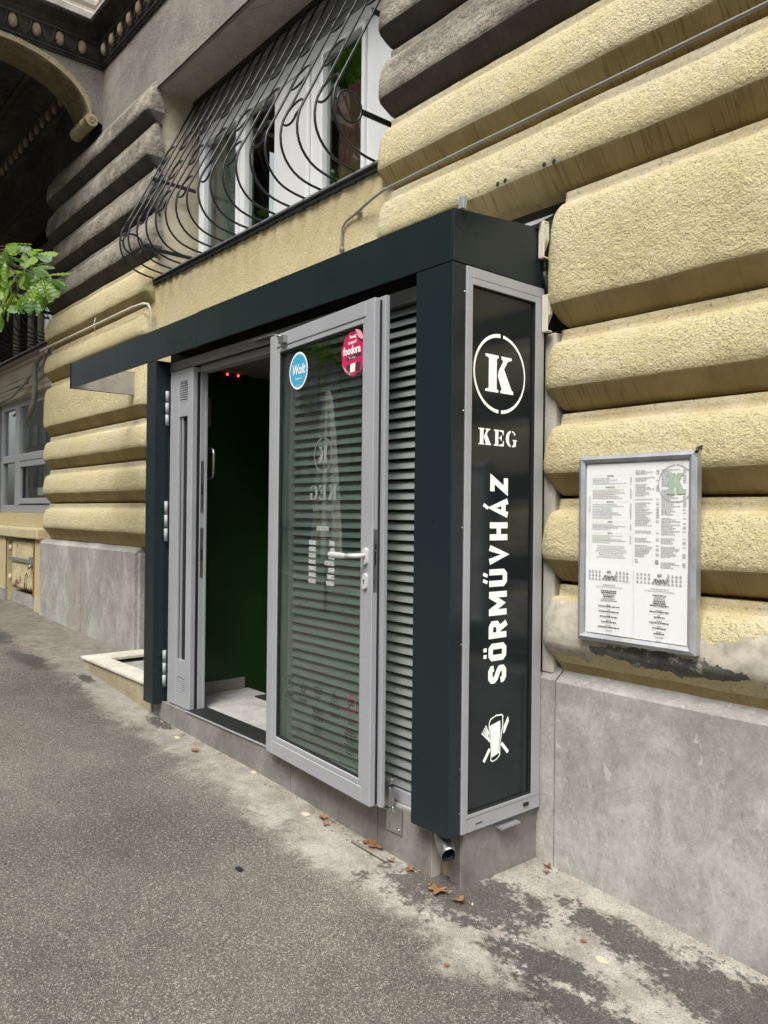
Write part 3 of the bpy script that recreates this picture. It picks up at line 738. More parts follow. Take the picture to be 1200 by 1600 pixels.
# ============================================================ UTILITY DOOR
ub = thing('meter_cupboard_door', (-7.95, .66, -1.0), 'small cream metal cupboard door with rusty edge and graffiti low in the wall', 'cupboard door')
bm = B(); box(bm, -8.42, -7.55, .625, .66, -.97, -.37, .02); obj('door_panel', bm, 'utility', ub)
bm = B(); box(bm, -8.50, -7.46, .602, .612, -.63, -.585, .002); box(bm, -7.60, -7.50, .59, .615, -.665, -.55, .004); obj('latch_bar', bm, 'alu_dirty', ub)
bm = B(); tube(bm, [(-7.55, .59, -.64), (-7.52, .585, -.66), (-7.55, .58, -.69), (-7.60, .585, -.68)], .012, 6); obj('padlock', bm, 'steel', ub)
for z in (-.48, -.85):
    bm = B(); tube(bm, [(-8.46, .62, z - .04), (-8.46, .62, z + .04)], .022, 8); obj('hinge', bm, 'utility', ub)
bm = B(); box(bm, -7.47, -7.44, .60, .70, -1.02, -.35, .003); obj('rusty_edge', bm, 'dead_leaf', ub)
bm = B(); Tg = lambda u, v, h: Vector((-8.0 + u, .6245 - h, -.70 + v))
strokes(bm, [([(-.2, .2), (-.22, .1), (-.12, .08), (-.1, .2), (-.02, .1), (0, .22), (.06, .12)], False), ([(-.25, -.05), (-.2, .03), (-.1, .04), (0, -.02)], False)], .008, Tg, .0012, 0)
strokes(bm, [([(.12, -.24), (.16, -.10), (.22, -.06), (.28, -.12)], False), ([(.22, -.24), (.2, -.1)], False)], .02, Tg, .0016, 1)
obj('graffiti', bm, ['print_grey', 'print_black'], ub)

# ============================================================ WINDOW GRILLES
def grille(xs, ring_rows, label, z_top=3.56, dx=0):
    g = thing('window_grille', ((xs[0] + xs[-1]) / 2, .62, 2.0), label, 'window grille')
    def prof(x):
        p = [(x, .985, 3.64)]
        for i in range(1, 5): p.append((x, .985 - .655 * i / 5, 3.64 - 1.30 * i / 5))
        p += [(x, .330, 2.345), (x, .316, 2.30), (x, .309, 2.25), (x, .312, 2.20), (x, .324, 2.155), (x, .345, 2.115), (x, .372, 2.083), (x, .405, 2.055), (x, .445, 2.034), (x, .49, 2.02), (x, .54, 2.010), (x, .60, 2.004), (x, .68, 2.000)]
        return p
    for x in xs:
        bm = B(); tube(bm, prof(x), .0078, 7); obj('bar', bm, 'iron', g)
    for (i, zc) in ring_rows:
        if i + 1 >= len(xs): continue
        xc = (xs[i] + xs[i + 1]) / 2; hw = (xs[i + 1] - xs[i]) / 2 + .001
        bm = B(); pts = []
        for k in range(20):
            a = 2 * PI * k / 20; z = zc + .082 * math.sin(a); yy = .985 - .655 * (3.64 - z) / 1.30 - .004
            pts.append((xc + hw * math.cos(a), max(yy, .312), z))
        tube(bm, pts, .0072, 6, True); obj('ring', bm, 'iron', g)
    for z, y0_ in ((2.25, .50), (2.85, .575)):
        for x in (xs[0] , xs[-1]):
            bm = B(); box(bm, x - .004, x + .004, y0_, .99, z - .016, z + .016); obj('support_bar', bm, 'iron', g)
    for x in (xs[0] + .0, xs[-1]):
        bm = B(); tube(bm, [(x, .42 + .085 * math.cos(a), 2.25 + .085 * math.sin(a)) for a in [2 * PI * i / 22 for i in range(22)]], .008, 7, True)
        tube(bm, [(x, .309, 2.26), (x, .335, 2.262)], .007, 6); obj('end_ring', bm, 'iron', g)
    bm = B(); box(bm, xs[0] - .02, xs[-1] + .02, .965, .995, 3.610, 3.648, .002); obj('top_rail', bm, 'iron', g)
    return g
bars = [-4.20 + .1745 * i for i in range(18)]
rows = [(i, 2.36) for i in range(0, 17, 2)] + [(i, 2.70) for i in range(1, 17, 2)] + [(i, 3.05) for i in range(0, 17, 2)]
grille(bars, rows, 'black bulging iron window grille with loops above the bar entrance')
bars2 = [-9.85 + .1745 * i for i in range(17)]
grille(bars2, [(i, 2.36) for i in range(0, 16, 2)] + [(i, 2.70) for i in range(1, 16, 2)], 'black bulging iron window grille in the shade behind the green leaves')

# ============================================================ KIOSK
K = thing('bar_entrance', (-1.4, .3, -1.45), 'anthracite framed bar entrance with open glass door, grey shutter and lettered side panel', 'shop entrance')
XL, XLC, XRC = -4.443, -2.916, -.219
ZB, ZF, ZT = -1.287, 1.013, 1.222
def kb(name, x0, x1, y0, y1, z0, z1, mat='anthracite', bev=.003, parent=None, label=None):
    bm = B(); box(bm, x0, x1, y0, y1, z0, z1, bev); return obj(name, bm, mat, parent or K, label=label)
# fascia: sheets with thickness; seam at x=-2.186
def sheet(pts_lists, mat, name, parent=K, label=None):
    bm = B()
    for q in pts_lists: bm.faces.new([bm.verts.new(p) for p in q])
    return obj(name, bm, mat, parent, label=label)
kb('fascia', XL, -2.188, 0, .012, ZF, ZT - .004, bev=.0015, label='left front sheet of the dark fascia')
kb('fascia', -2.184, -.0125, 0, .012, ZF, ZT, bev=.0015, label='right front sheet of the dark fascia')
bm = B(); box(bm, -2.3, -2.186, .0122, .03, ZF + .002, ZT - .006); obj('fascia_joint', bm, 'black', K)
# side fascia rises slightly towards the wall
bm = B()
v = [bm.verts.new(p) for p in ((0, 0, ZF), (0, .56, ZF - .002), (0, .56, ZT + .052), (0, 0, ZT), (-.012, 0, ZF), (-.012, .56, ZF - .002), (-.012, .56, ZT + .052), (-.012, 0, ZT))]
for f in ((0, 1, 2, 3), (7, 6, 5, 4), (0, 3, 7, 4), (1, 5, 6, 2), (3, 2, 6, 7), (4, 5, 1, 0)): bm.faces.new([v[i] for i in f])
bmesh.ops.bevel(bm, geom=list(bm.edges), offset=.002, segments=1, affect='EDGES'); obj('fascia', bm, 'anthracite', K, label='side sheet of the dark fascia')
kb('fascia', XL, XL + .010, .0125, .60, ZF + .002, ZT - .006, bev=.001, label='left end return of the fascia')
bm = B(); box(bm, XL + .0105, XL + .0115, .016, .60, ZF + .006, ZT - .01); obj('fascia_inner_face', bm, 'pale_stone', K)
kb('fascia_lip', XL, XL + .006, -.004, 0, ZF - .003, ZT + .004, bev=0)
# roof sheet only behind the columns' part
kb('roof_sheet', -2.9, -.014, .02, .56, ZT - .05, ZT - .035, 'galv', 0)
kb('ceiling_panel', -2.78, -.22, .014, .56, ZF + .06, ZF + .075, 'black', 0)
bm = B(); v = [bm.verts.new(p) for p in ((-.20, .50, ZT + .05), (.02, .50, ZT + .055), (.03, .60, ZT + .12), (-.20, .60, ZT + .12))]; bm.faces.new(v)
v = [bm.verts.new(p) for p in ((-.20, .50, ZT + .047), (.02, .50, ZT + .052), (.03, .60, ZT + .117), (-.20, .60, ZT + .117))]; bm.faces.new(v); obj('wall_flashing', bm, 'galv', K)
bm = B(); box(bm, .0, .030, .03, .05, ZT, ZT + .048, .002, T=lambda x, y, z: Vector((x - .01 + (z - ZT) * .15, y, z))); obj('metal_tab', bm, 'galv', K)
kb('roof_clip', -2.20, -2.13, .28, .34, ZT, ZT + .12, 'conduit_pale')
kb('roof_clip', -4.10, -4.02, .05, .09, ZT - .005, ZT + .014, 'iron')
bm = B(); box(bm, -2.915, -.222, .172, .18, .93, 1.165); obj('dark_soffit_board', bm, 'black', K)
# columns
def column(x0, x1, y1, name='column', label=None):
    bm = B(); zt = ZF - .0025
    box(bm, x0, x1, .0005, y1, ZB, zt, .004)
    return obj(name, bm, 'anthracite', K, label=label)
column(XLC, -2.766, .125, label='left dark column'); 
column(XRC, -.001, .0745, label='right dark column')
kb('column_side', -.014, -.0035, .062, .072, ZB + .02, ZF - .003, 'black', 0)
for z in (.90, .42, -.05, -.52, -1.02, -1.2): 
    bm = B(); bmesh.ops.create_uvsphere(bm, u_segments=6, v_segments=4, radius=.0035)
    for v in bm.verts: v.co += Vector((-.0005, .066, z))
    obj('screw', bm, 'steel', K)
for x in (-2.772, ):
    for y in (.09, .118):
        bm = B(); bmesh.ops.create_uvsphere(bm, u_segments=6, v_segments=4, radius=.005)
        for v in bm.verts: v.co += Vector((-2.765, y, -1.16))
        obj('screw', bm, 'steel', K)
kb('side_wall', XLC, XLC + .02, .126, 1.25, ZB, ZF, 'anthracite', 0)
# ---- side sign
Ts = lambda u, v, h: Vector((h, u, v))
sg = None
bm = B()
def sframe(y0, y1, z0, z1, wl, wr, wt, wb, h0, h1, bev=.002):
    box(bm, h0, h1, y0, y0 + wl, z0, z1, bev); box(bm, h0, h1, y1 - wr, y1, z0, z1, bev)
    box(bm, h0, h1, y0 + wl + .0004, y1 - wr - .0004, z1 - wt, z1, bev); box(bm, h0, h1, y0 + wl + .0004, y1 - wr - .0004, z0, z0 + wb, bev)
sframe(.0765, .574, ZB - .002, ZF - .006, .037, .060, .070, .073, -.03, .002)
sg = obj('side_sign', bm, 'alu', K, label='narrow lettered light box on the right side of the entrance')
bm = B(); box(bm, -.05, -.012, .08, .572, ZB + .01, ZF - .02); obj('sign_face', bm, 'sign_face', sg)
bm = B(); sframe(.112, .516, -1.216, .940, .006, .006, .006, .006, -.012, .0005, 0); obj('gasket', bm, 'black', sg)
for q in ((.1, .573, .965, .9662), (.095, .573, -1.2322, -1.231), (.16, .20, -1.266, -1.261)):
    bm = B(); box(bm, .002, .0026, *q); obj('groove', bm, 'black', sg)
bm = B(); box(bm, .002, .008, .460, .495, -1.262, -1.246, .002); obj('latch', bm, 'black', sg)
bm = B(); HL = -.0112
# ring, four open arcs
def arc_band(bm, cu, cv, r, a0, a1, w0, w1, T, h, n=20):
    pr = None
    for i in range(n + 1):
        a = math.radians(a0 + (a1 - a0) * i / n); w = w0 + (w1 - w0) * i / n
        p = (bm.verts.new(T(cu + (r - w / 2) * math.cos(a), cv + (r - w / 2) * math.sin(a), h)), bm.verts.new(T(cu + (r + w / 2) * math.cos(a), cv + (r + w / 2) * math.sin(a), h)))
        if pr: bm.faces.new((pr[0], pr[1], p[1], p[0]))
        pr = p
bm.free()
for grp in (((-87, 0, .015, .008), (0, 84, .008, .013)), ((90, 180, .016, .009), (180, 267, .009, .015))):
    bm = B()
    for a0, a1, w0, w1 in grp: arc_band(bm, .2975, .597, .160, a0, a1, w0, w1, Ts, HL)
    obj('ring_half', bm, 'sign_letters', sg)
KL_ = [(0, 1), (.46, 1), (.47, .95), (.40, .90), (.40, .10), (.47, .06), (.46, 0), (0, 0), (0, .05), (.12, .10), (.12, .90), (0, .94)]
KR_ = [(.56, 1), (.93, 1), (.93, .93), (.80, .89), (.66, .66), (.94, .12), (1, .08), (1, 0), (.54, 0), (.53, .05), (.58, .10), (.44, .45), (.47, .60), (.63, .87), (.56, .93)]
def glyph(bm, polys, T, u0, v0, w, hgt, h, h1=None):
    for p in polys:
        f = bm.faces.new([bm.verts.new(T(u0 + a * w, v0 + b * hgt, h)) for a, b in p]); tri(bm, f)
E_L = [(0, 1), (.50, 1), (.50, .94), (.46, .90), (.46, .10), (.50, .06), (.50, 0), (0, 0), (0, .06), (.14, .11), (.14, .89), (0, .94)]
E_R = [[(.56, 1), (1, 1), (1, .70), (.93, .70), (.86, .87), (.70, .90), (.56, .90)], [(.56, .56), (.68, .56), (.74, .68), (.81, .68), (.81, .34), (.74, .34), (.68, .45), (.56, .45)], [(.56, .11), (.72, .11), (.90, .16), (.95, .34), (1.02, .34), (1.02, 0), (.56, 0)]]
G_L = [ell(.5, .5, .5, .5, 97, 263, 14) + ell(.5, .5, .22, .42, 258, 102, 10)]
G_R = [ell(.5, .5, .48, .5, 38, 83, 6) + [(.56, .92)] + [(.70, .86), (.78, .70)], [(.62, .46), (1.02, .46), (1.02, .40), (.92, .36), (.92, .08), (.80, .02), (.56, 0), (.56, .08), (.70, .14), (.70, .36), (.62, .40)]]
for pl, g_ in (([KL_, KR_], (.205, .517, .178, .156)), ([KL_, KR_], (.167, .293, .078, .068)), ([E_L] + E_R, (.262, .293, .062, .068)), (G_L + G_R, (.338, .293, .072, .070))):
    bm = B(); glyph(bm, pl, Ts, *g_, HL); obj('letter', bm, 'sign_letters', sg)
LET = {
 'S': (.70, [([(.60, .70), (.58, .82), (.48, .885), (.22, .885), (.125, .80), (.125, .67), (.20, .58), (.47, .44), (.575, .35), (.575, .20), (.48, .115), (.22, .115), (.12, .19), (.10, .31)], False)]),
 'O': (.70, [([(.22, .88), (.48, .88), (.58, .78), (.58, .22), (.48, .12), (.22, .12), (.12, .22), (.12, .78)], True)]),
 'R': (.72, [([(.12, 0), (.12, 1)], False), ([(.13, .88), (.46, .88), (.58, .79), (.58, .56), (.46, .46), (.13, .46)], False), ([(.36, .44), (.60, .0)], False)]),
 'M': (.96, [([(.12, 0), (.12, 1)], False), ([(.84, 0), (.84, 1)], False), ([(.14, .96), (.48, .30), (.82, .96)], False)]),
 'U': (.70, [([(.12, 1), (.12, .22), (.22, .12), (.48, .12), (.58, .22), (.58, 1)], False)]),
 'V': (.76, [([(.10, 1), (.38, .12), (.66, 1)], False)]),
 'H': (.72, [([(.12, 0), (.12, 1)], False), ([(.60, 0), (.60, 1)], False), ([(.13, .5), (.59, .5)], False)]),
 'A': (.76, [([(.10, 0), (.38, .90), (.66, 0)], False), ([(.20, .24), (.56, .24)], False)]),
 'Z': (.70, [([(.08, .88), (.58, .88), (.12, .12), (.63, .12)], False)])}
def word(bm, letters, T, H, total, stroke, h, each=None):
    """letters laid along u from 0 to total; cap height H"""
    ws = [LET[l][0] for l, a in letters]; gap = .20; tot = sum(ws) + gap * (len(ws) - 1); k = total / tot; u = 0
    for (l, acc), w in zip(letters, ws):
        if each: bm = B()
        TT = lambda a, b, hh, u=u: T(u + a * k, b * H, hh)
        lst = list(LET[l][1])
        strokes(bm, lst, stroke, TT, h)
        if acc == 'ö':
            for c in (.22, .48): strokes(bm, [([(c, 1.10), (c, 1.28)], False)], .15, TT, h)
        if acc == 'ű':
            for c in (.18, .44): strokes(bm, [([(c, 1.10), (c + .09, 1.34)], False)], .13, TT, h)
        if acc == 'á': strokes(bm, [([(.36, 1.10), (.50, 1.36)], False)], .14, TT, h)
        u += (w + gap) * k
        if each: each(bm)
SOR = [('S', 0), ('O', 'ö'), ('R', 0), ('M', 0), ('U', 'ű'), ('V', 0), ('H', 0), ('A', 'á'), ('Z', 0)]
word(None, SOR, lambda u, v, h: Ts(.355 - v, -.706 + u, h), .112, .872, .245, HL, lambda b: obj('letter', b, 'sign_letters', sg))
bm = B()
# beer glass with crossed fork and knife
cu, cv, s = .2945, -.937, .096
def P(l): return [(cu + a * s, cv + b * s) for a, b in l]
def pf(l, h=HL): f = bm.faces.new([bm.verts.new(Ts(a, b, h)) for a, b in P(l)]); tri(bm, f)
def st_(l, t, closed=False, h=HL): strokes(bm, [(P(l), closed)], t * s, Ts, h)
pf([(-.42, .58), (.28, .72), (.29, .1), (.21, -.25), (.20, -.60), (.22, -.70), (-.26, -.82), (-.27, -.45), (-.31, -.05)])
st_([(-.45, .70), (-.36, .86), (0, .98), (.36, .96), (.44, .90), (.44, .50), (.36, .1), (.27, -.25), (.26, -.60), (.26, -.80)], .06, h=HL + .0003)
st_([(-.45, .70), (-.44, .30), (-.33, -.20), (-.30, -.60), (-.32, -.93), (-.20, -1.0), (.05, -.95), (.27, -.80)], .05, h=HL + .0003)
for d in (0, .15, .30, .45): st_([(-.92 + d * .55, .36 + d * .62), (-.52 + d * .10, .02 + d * .55)], .07)
st_([(-.50, .10), (-.42, -.10)], .10)
pf([(.80, .84), (.86, .60), (.56, .12), (.48, .10), (.50, .42)]); 
st_([(-.40, -.42), (-.78, -.92)], .16); st_([(.36, -.30), (.82, -.78)], .16)
obj('beer_glass_emblem', bm, 'sign_letters', sg)
bm = B(); box(bm, -.03, .022, .30, .42, -1.318, -1.310); obj('drip_edge', bm, 'galv', K)

# ---- fixed frame, sidelight leaf
YFp = .10
bm = B(); box(bm, -2.765, -.22, YFp, YFp + .07, .94, 1.00, .002); box(bm, -2.765, -2.735, YFp + .004, YFp + .07, -1.27, .94, .002)
box(bm, -2.445, -2.401, YFp + .040, YFp + .072, -1.27, .90, .002); box(bm, -2.445, -2.394, YFp + .0722, YFp + .088, -1.27, .90, .001); box(bm, -2.40, -1.38, YFp + .035, YFp + .10, .90, .939, .003); box(bm, -1.46, -1.30, YFp + .02, YFp + .10, -1.27, .94, .003)
obj('door_frame', bm, 'alu', K)
bm = B(); box(bm, -2.44, -2.4035, YFp + .020, YFp + .0398, -1.268, .90); box(bm, -2.733, -1.30, YFp + .005, YFp + .03, .936, .9415); obj('frame_gasket', bm, 'black', K)
bm = B(); x0, x1 = -2.730, -2.408
box(bm, x0, x0 + .125, YFp - .012, YFp + .05, -1.268, .932, .003); box(bm, x1 - .072, x1, YFp - .012, YFp + .05, -1.268, .932, .003)
for a, b_ in ((-1.268, -1.19), (-1.075, -.965), (.625, .72), (.855, .932)): box(bm, x0 + .1252, x1 - .0722, YFp - .010, YFp + .05, a, b_, 0)
sl = obj('side_leaf', bm, 'alu', K, label='narrow fixed door leaf with two vents and a slim pane')
bm = B(); box(bm, x0 + .125, x1 - .072, YFp + .02, YFp + .026, -.965, .625); obj('pane', bm, 'window_glass', sl)
bm = B(); box(bm, x0 + .125, x1 - .072, YFp + .03, YFp + .034, -1.19, .855); obj('backing', bm, 'black', sl)
bm = B(); box(bm, x0 + .131, x0 + .150, YFp + .002, YFp + .019, -.965, .625); box(bm, x0 + .162, x0 + .20, YFp + .010, YFp + .019, -.965, .625); obj('pane_gasket', bm, 'black', sl)
bm = B(); box(bm, x0 + .152, x0 + .160, YFp - .002, YFp + .02, -.965, .625); box(bm, x0 + .126, x0 + .130, YFp - .01, YFp + .02, -.965, .625); obj('glazing_bead', bm, 'alu', sl)
for a, b_ in ((-1.19, -1.075), (.72, .855)):
    n = 9
    for i in range(n):
        z = a + (b_ - a) * (i + .5) / n; bm = B()
        box(bm, x0 + .127, x1 - .074, 0, .0025, 0, .0065, T=lambda x, y, zz, z=z: Vector((x, YFp - .008 + y + zz * .5, z - .003 + zz))); obj('vent_slat', bm, 'alu', sl)
for z0, z1 in ((.575, .812), (-.20, .075), (-1.17, -.925)):
    bm = B(); L = (z1 - z0) / 3
    for i in range(3): tube(bm, [(-2.745, YFp - .028, z0 + L * i + .003), (-2.745, YFp - .028, z0 + L * (i + 1) - .003)], .0125, 10)
    obj('hinge', bm, 'hinge_paint', K)
for z0, z1 in ((-.0, .33 - .0), (-.42, -.10)):
    bm = B(); box(bm, -2.4012, -2.3992, YFp + .046, YFp + .068, z0 + .0, z1, .0005); obj('strike_plate', bm, 'steel', K)
    bm = B(); box(bm, -2.3991, -2.3985, YFp + .052, YFp + .062, (z0 + z1) / 2 - .05, (z0 + z1) / 2 + .02); obj('strike_slot', bm, 'black', K)
# inner pull handle on an inner leaf
bm = B(); tube(bm, [(-2.52, .25, .42), (-2.47, .25, .42), (-2.43, .25, .405), (-2.425, .25, .38), (-2.425, .25, .26), (-2.43, .25, .24), (-2.47, .25, .225), (-2.52, .25, .225)], .011, 8); obj('pull_handle', bm, 'steel', K)
# ---- threshold, base tiles
bm = B(); box(bm, -2.405, -1.38, .066, .215, -1.272, -1.262, .001); box(bm, -2.405, -1.38, .063, .082, -1.2615, -1.2585, 0); obj('threshold', bm, 'black', K)
bm = B(); box(bm, -2.405, -1.38, .060, .0655, -1.30 + .03, -1.260); obj('threshold_edge', bm, 'alu', K)
seams = [-2.90, -2.64, -2.278, -1.921, -1.575, -1.217, -.865, -.512, -.160]
for i, (a, b_) in enumerate(zip(seams, seams[1:])):
    bm = B(); box(bm, a + .0015, b_ - .0015, .068 + .0012 * (i % 2), .085, -1.95, -1.2735 - (.004 if a > -1.4 else 0), .0015); obj('base_tile', bm, 'tile', K)
bm = B(); box(bm, -2.90, -.165, .074, .56, -1.95, -1.279); obj('base_core', bm, 'pale_stone', K)
bm = B(); box(bm, -.099, -.030, .120, .135, -1.95, -1.30, .001); obj('base_tile', bm, 'tile', K)
bm = B(); box(bm, -.0295, -.018, .108, .577, -1.95, -1.30, .001); obj('base_tile', bm, 'tile', K, label='long grey side tile under the lettered panel')
bm = B(); box(bm, -.030, -.0285, .1065, .110, -1.95, -1.30); box(bm, -.1605, -.158, .069, .12, -1.95, -1.29); obj('tile_trim', bm, 'pale_stone', K)
bm = B(); box(bm, -.164, -.032, .136, .56, -1.95, -1.285); obj('base_core', bm, 'step_side', K)
# ---- shutter with separate slats
SX0, SX1 = -1.285, -.222
bm = B(); box(bm, SX0, SX1, .17, .175, -1.25, .94); sh = obj('shutter', bm, 'black', K, label='grey louvred shutter behind the open door leaf')
NS = 47; pitch = (.935 + 1.215) / NS
me = None
for i in range(NS):
    z = -1.215 + pitch * i
    if me is None:
        bm = B(); pr = [(.152, .038), (.140, .0395), (.132, .0375), (.113, .006), (.111, .002), (.114, .000), (.144, .030)]
        V = [[bm.verts.new((x, y, zz)) for y, zz in pr] for x in (SX0, SX1)]
        for j in range(len(pr)): bm.faces.new((V[0][j], V[1][j], V[1][(j + 1) % len(pr)], V[0][(j + 1) % len(pr)]))
        bm.faces.new(V[0][::-1]); bm.faces.new(V[1]); bmesh.ops.translate(bm, verts=bm.verts, vec=-OFF[sh.name])
        me = bpy.data.meshes.new('slat'); bm.normal_update(); bm.to_mesh(me); bm.free(); me.materials.append(M['slat'])
    o = bpy.data.objects.new('slat', me); COL.objects.link(o); o.parent = sh; o.location = (0, 0, z); o.rotation_euler = (0, 0, 0)
bm = B(); box(bm, SX0, SX1, .100, .17, -1.276, -1.222, .002); box(bm, SX0 - .02, SX0 - .001, .09, .17, -1.276, .94, .002); obj('shutter_frame', bm, 'alu', sh)
bm = B(); box(bm, -.30, -.28, .0985, .1, -1.256, -1.250); obj('slot', bm, 'black', sh)
# ---- open door leaf
LX, LY, LA, LW, LT_, LB_ = -1.367, .010, .0851, .971, .933, -1.258
ca, sa = math.cos(LA), math.sin(LA)
def TL(s, n, z): return Vector((LX + s * ca - n * sa, LY - s * sa - n * ca, z))      # n: towards the street
def lbox(bm, s0, s1, n0, n1, z0, z1, bev=0.): box(bm, s0, s1, n0, n1, z0, z1, bev, T=TL)
bm = B()
W1 = .070
for (a, b_, c_, d_) in ((0, W1, LB_, LT_), (LW - W1, LW, LB_, LT_)): lbox(bm, a, b_, -.030, 0, c_, d_, .003)
lbox(bm, W1 + .0003, LW - W1 - .0003, -.030, 0, LT_ - W1, LT_, .003); lbox(bm, W1 + .0003, LW - W1 - .0003, -.030, 0, LB_, LB_ + W1, .003)
door = obj('door', bm, 'alu', K, label='glazed door leaf swung wide open')
bm = B()  # glazing beads, slightly set back
for (a, b_, c_, d_) in ((W1, W1 + .026, LB_ + W1, LT_ - W1), (LW - W1 - .026, LW - W1, LB_ + W1, LT_ - W1)): lbox(bm, a, b_, -.026, -.004, c_, d_, .003)
lbox(bm, W1 + .026, LW - W1 - .026, -.026, -.004, LT_ - W1 - .026, LT_ - W1, .003); lbox(bm, W1 + .026, LW - W1 - .026, -.026, -.004, LB_ + W1, LB_ + W1 + .026, .003)
obj('glazing_bead', bm, 'alu', door)
bm = B(); lbox(bm, W1 + .026, W1 + .034, -.026, -.010, LB_ + .096, LT_ - .096); lbox(bm, LW - W1 - .032, LW - W1 - .026, -.026, -.010, LB_ + .096, LT_ - .096); lbox(bm, W1 + .03, LW - W1 - .03, -.026, -.010, LT_ - .104, LT_ - .096); lbox(bm, W1 + .03, LW - W1 - .03, -.026, -.010, LB_ + .096, LB_ + .102); obj('gasket', bm, 'black', door)
bm = B(); lbox(bm, W1 + .028, LW - W1 - .028, -.024, -.018, LB_ + .098, LT_ - .098); obj('glass', bm, 'glass', door)
# back part of the profile: dark gap and outer flange
bm = B(); lbox(bm, .01, LW - .004, -.040, -.030, LB_ + .006, LB_ + .06); lbox(bm, .01, LW - .004, -.040, -.030, LT_ - .06, LT_ - .006); lbox(bm, LW - .05, LW - .006, -.044, -.0301, LB_ + .004, LT_ - .004); lbox(bm, 0.01, .05, -.044, -.0301, LB_ + .004, LT_ - .004)
obj('edge_gasket', bm, 'black', door)
bm = B()
for (a, b_) in ((0, .075), (LW - .06, LW + .022)): lbox(bm, a, b_, -.066, -.0445, LB_ - .006, LT_ + .012, .002)
lbox(bm, .0751, LW - .0601, -.066, -.0445, LT_ - .05, LT_ + .012, .002); lbox(bm, .0751, LW - .0601, -.066, -.0445, LB_ - .006, LB_ + .05, .002)
obj('outer_frame', bm, 'alu', door)
bm = B(); lbox(bm, LW, LW + .0018, -.025, -.006, -.335, -.065, .0005); obj('lock_plate', bm, 'steel', door)
bm = B(); lbox(bm, LW + .0018, LW + .0026, -.020, -.011, -.22, -.16); lbox(bm, LW + .0018, LW + .008, -.019, -.012, -.15, -.13); obj('latch_bolt', bm, 'black', door)
# lever handle, cylinder rosette
bm = B()
def rosette(bm, s, z, rw, rh, n0, n1):
    pts = ell(s, z, rw, rh - 0, 0, 180, 9); pts = [(a, z + rh - rw + (b - z) * rw / rh) if True else 0 for a, b in ell(s, z, rw, rh, 0, 180, 9)]
    pts += [(a, z - rh + rw + (b - z) * rw / rh) for a, b in ell(s, z, rw, rh, 180, 360, 9)]
    poly_ext(bm, pts, lambda u, v, h: TL(u, h, v), n0, n1)
rosette(bm, .925, -.291, .015, .034, 0, .011); obj('rosette', bm, 'handle_paint', door); bm = B(); rosette(bm, .927, -.182, .016, .036, .0, .012)
tube(bm, [TL(.927, .010, -.180), TL(.927, .045, -.180), TL(.918, .055, -.181), TL(.86, .058, -.184)], .0105, 8)
obj('rosette', bm, 'handle_paint', door)
bm = B(); 
pr = []
for s_, r1 in ((.862, .010), (.84, .012), (.80, .0145), (.74, .015), (.715, .0135), (.706, .006)): pr.append((s_, r1))
rings = [[bm.verts.new(TL(s_, .058 + r1 * .55 * math.cos(2 * PI * k / 10), -.185 + r1 * math.sin(2 * PI * k / 10))) for k in range(10)] for s_, r1 in pr]
for i in range(len(rings) - 1):
    for k in range(10): bm.faces.new((rings[i][k], rings[i][(k + 1) % 10], rings[i + 1][(k + 1) % 10], rings[i + 1][k])).smooth = True
bm.faces.new(rings[0]); bm.faces.new(rings[-1]); obj('handle', bm, 'handle_paint', door)
bm = B(); poly_ext(bm, ell(.925, -.288, .0055, .0055, 0, 360, 10), lambda u, v, h: TL(u, h, v), .0111, .0116); poly_ext(bm, [(.923, -.290), (.927, -.290), (.928, -.304), (.922, -.304)], lambda u, v, h: TL(u, h, v), .0111, .0117); obj('keyhole', bm, 'black', door)
for z in (-.19,):   # outside handle seen past the leaf edge
    bm = B(); tube(bm, [TL(.93, -.066, z), TL(.93, -.10, z), TL(.90, -.108, z), TL(.80, -.108, z)], .010, 8); obj('handle', bm, 'steel', door)
# closer arm at the top
bm = B(); tube(bm, [TL(.03, -.075, LT_ + .018), TL(-.10, -.10, LT_ + .022), (-1.62, .07, LT_ + .024)], .008, 6); tube(bm, [TL(.16, .012, LT_ - .03), TL(.0, -.02, LT_ + .018), (-1.64, .045, LT_ + .026)], .007, 6)
lbox(bm, .13, .19, .001, .022, LT_ - .062, LT_ - .022, .002); obj('closer_arm', bm, 'steel', door)
# vinyls on the glass. V(u,v,h): as seen from the inside; mirrored text runs right to left
VN = -.0165
def TV(s0, z0, mirror=False, n=VN):
    m = -1 if mirror else 1
    return lambda u, v, h: TL(s0 + m * u, n + h, z0 + v)
bm = B(); T = TV(.28, .717)
f = bm.faces.new([bm.verts.new(T(a, b, .0002)) for a, b in ell(0, 0, .094, .094, 0, 360, 32)]); f.material_index = 1
f = bm.faces.new([bm.verts.new(T(a, b, .0008)) for a, b in ell(0, 0, .083, .083, 0, 360, 32)]); f.material_index = 0
text(bm, 'Wolt', TV(.28, .700), .0014, .070, 'CENTER', .86, .0022, .25, 1); text(bm, 'Delivered', TV(.28, .672), .0014, .017, 'CENTER', .9, .0003, 0, 1); text(bm, 'wolt.com', TV(.28, .640), .0014, .013, 'CENTER', .9, 0, 0, 1)
obj('blue_sticker', bm, ['blue_vinyl', 'white_vinyl'], door, label='round blue delivery sticker with white rim')
bm = B(); pts = []
for i in range(48):
    a = 2 * PI * i / 48; r = .104 + .005 * math.sin(a * 11) * (1 if math.sin(a) < .3 else .6); pts.append((r * math.cos(a), r * math.sin(a)))
T = TV(.788, .727)
f = bm.faces.new([bm.verts.new(T(min(a, .086), b, .0004 + (.006 if b > .06 and a > 0 else 0) * (a / .1))) for a, b in pts]); tri(bm, f)
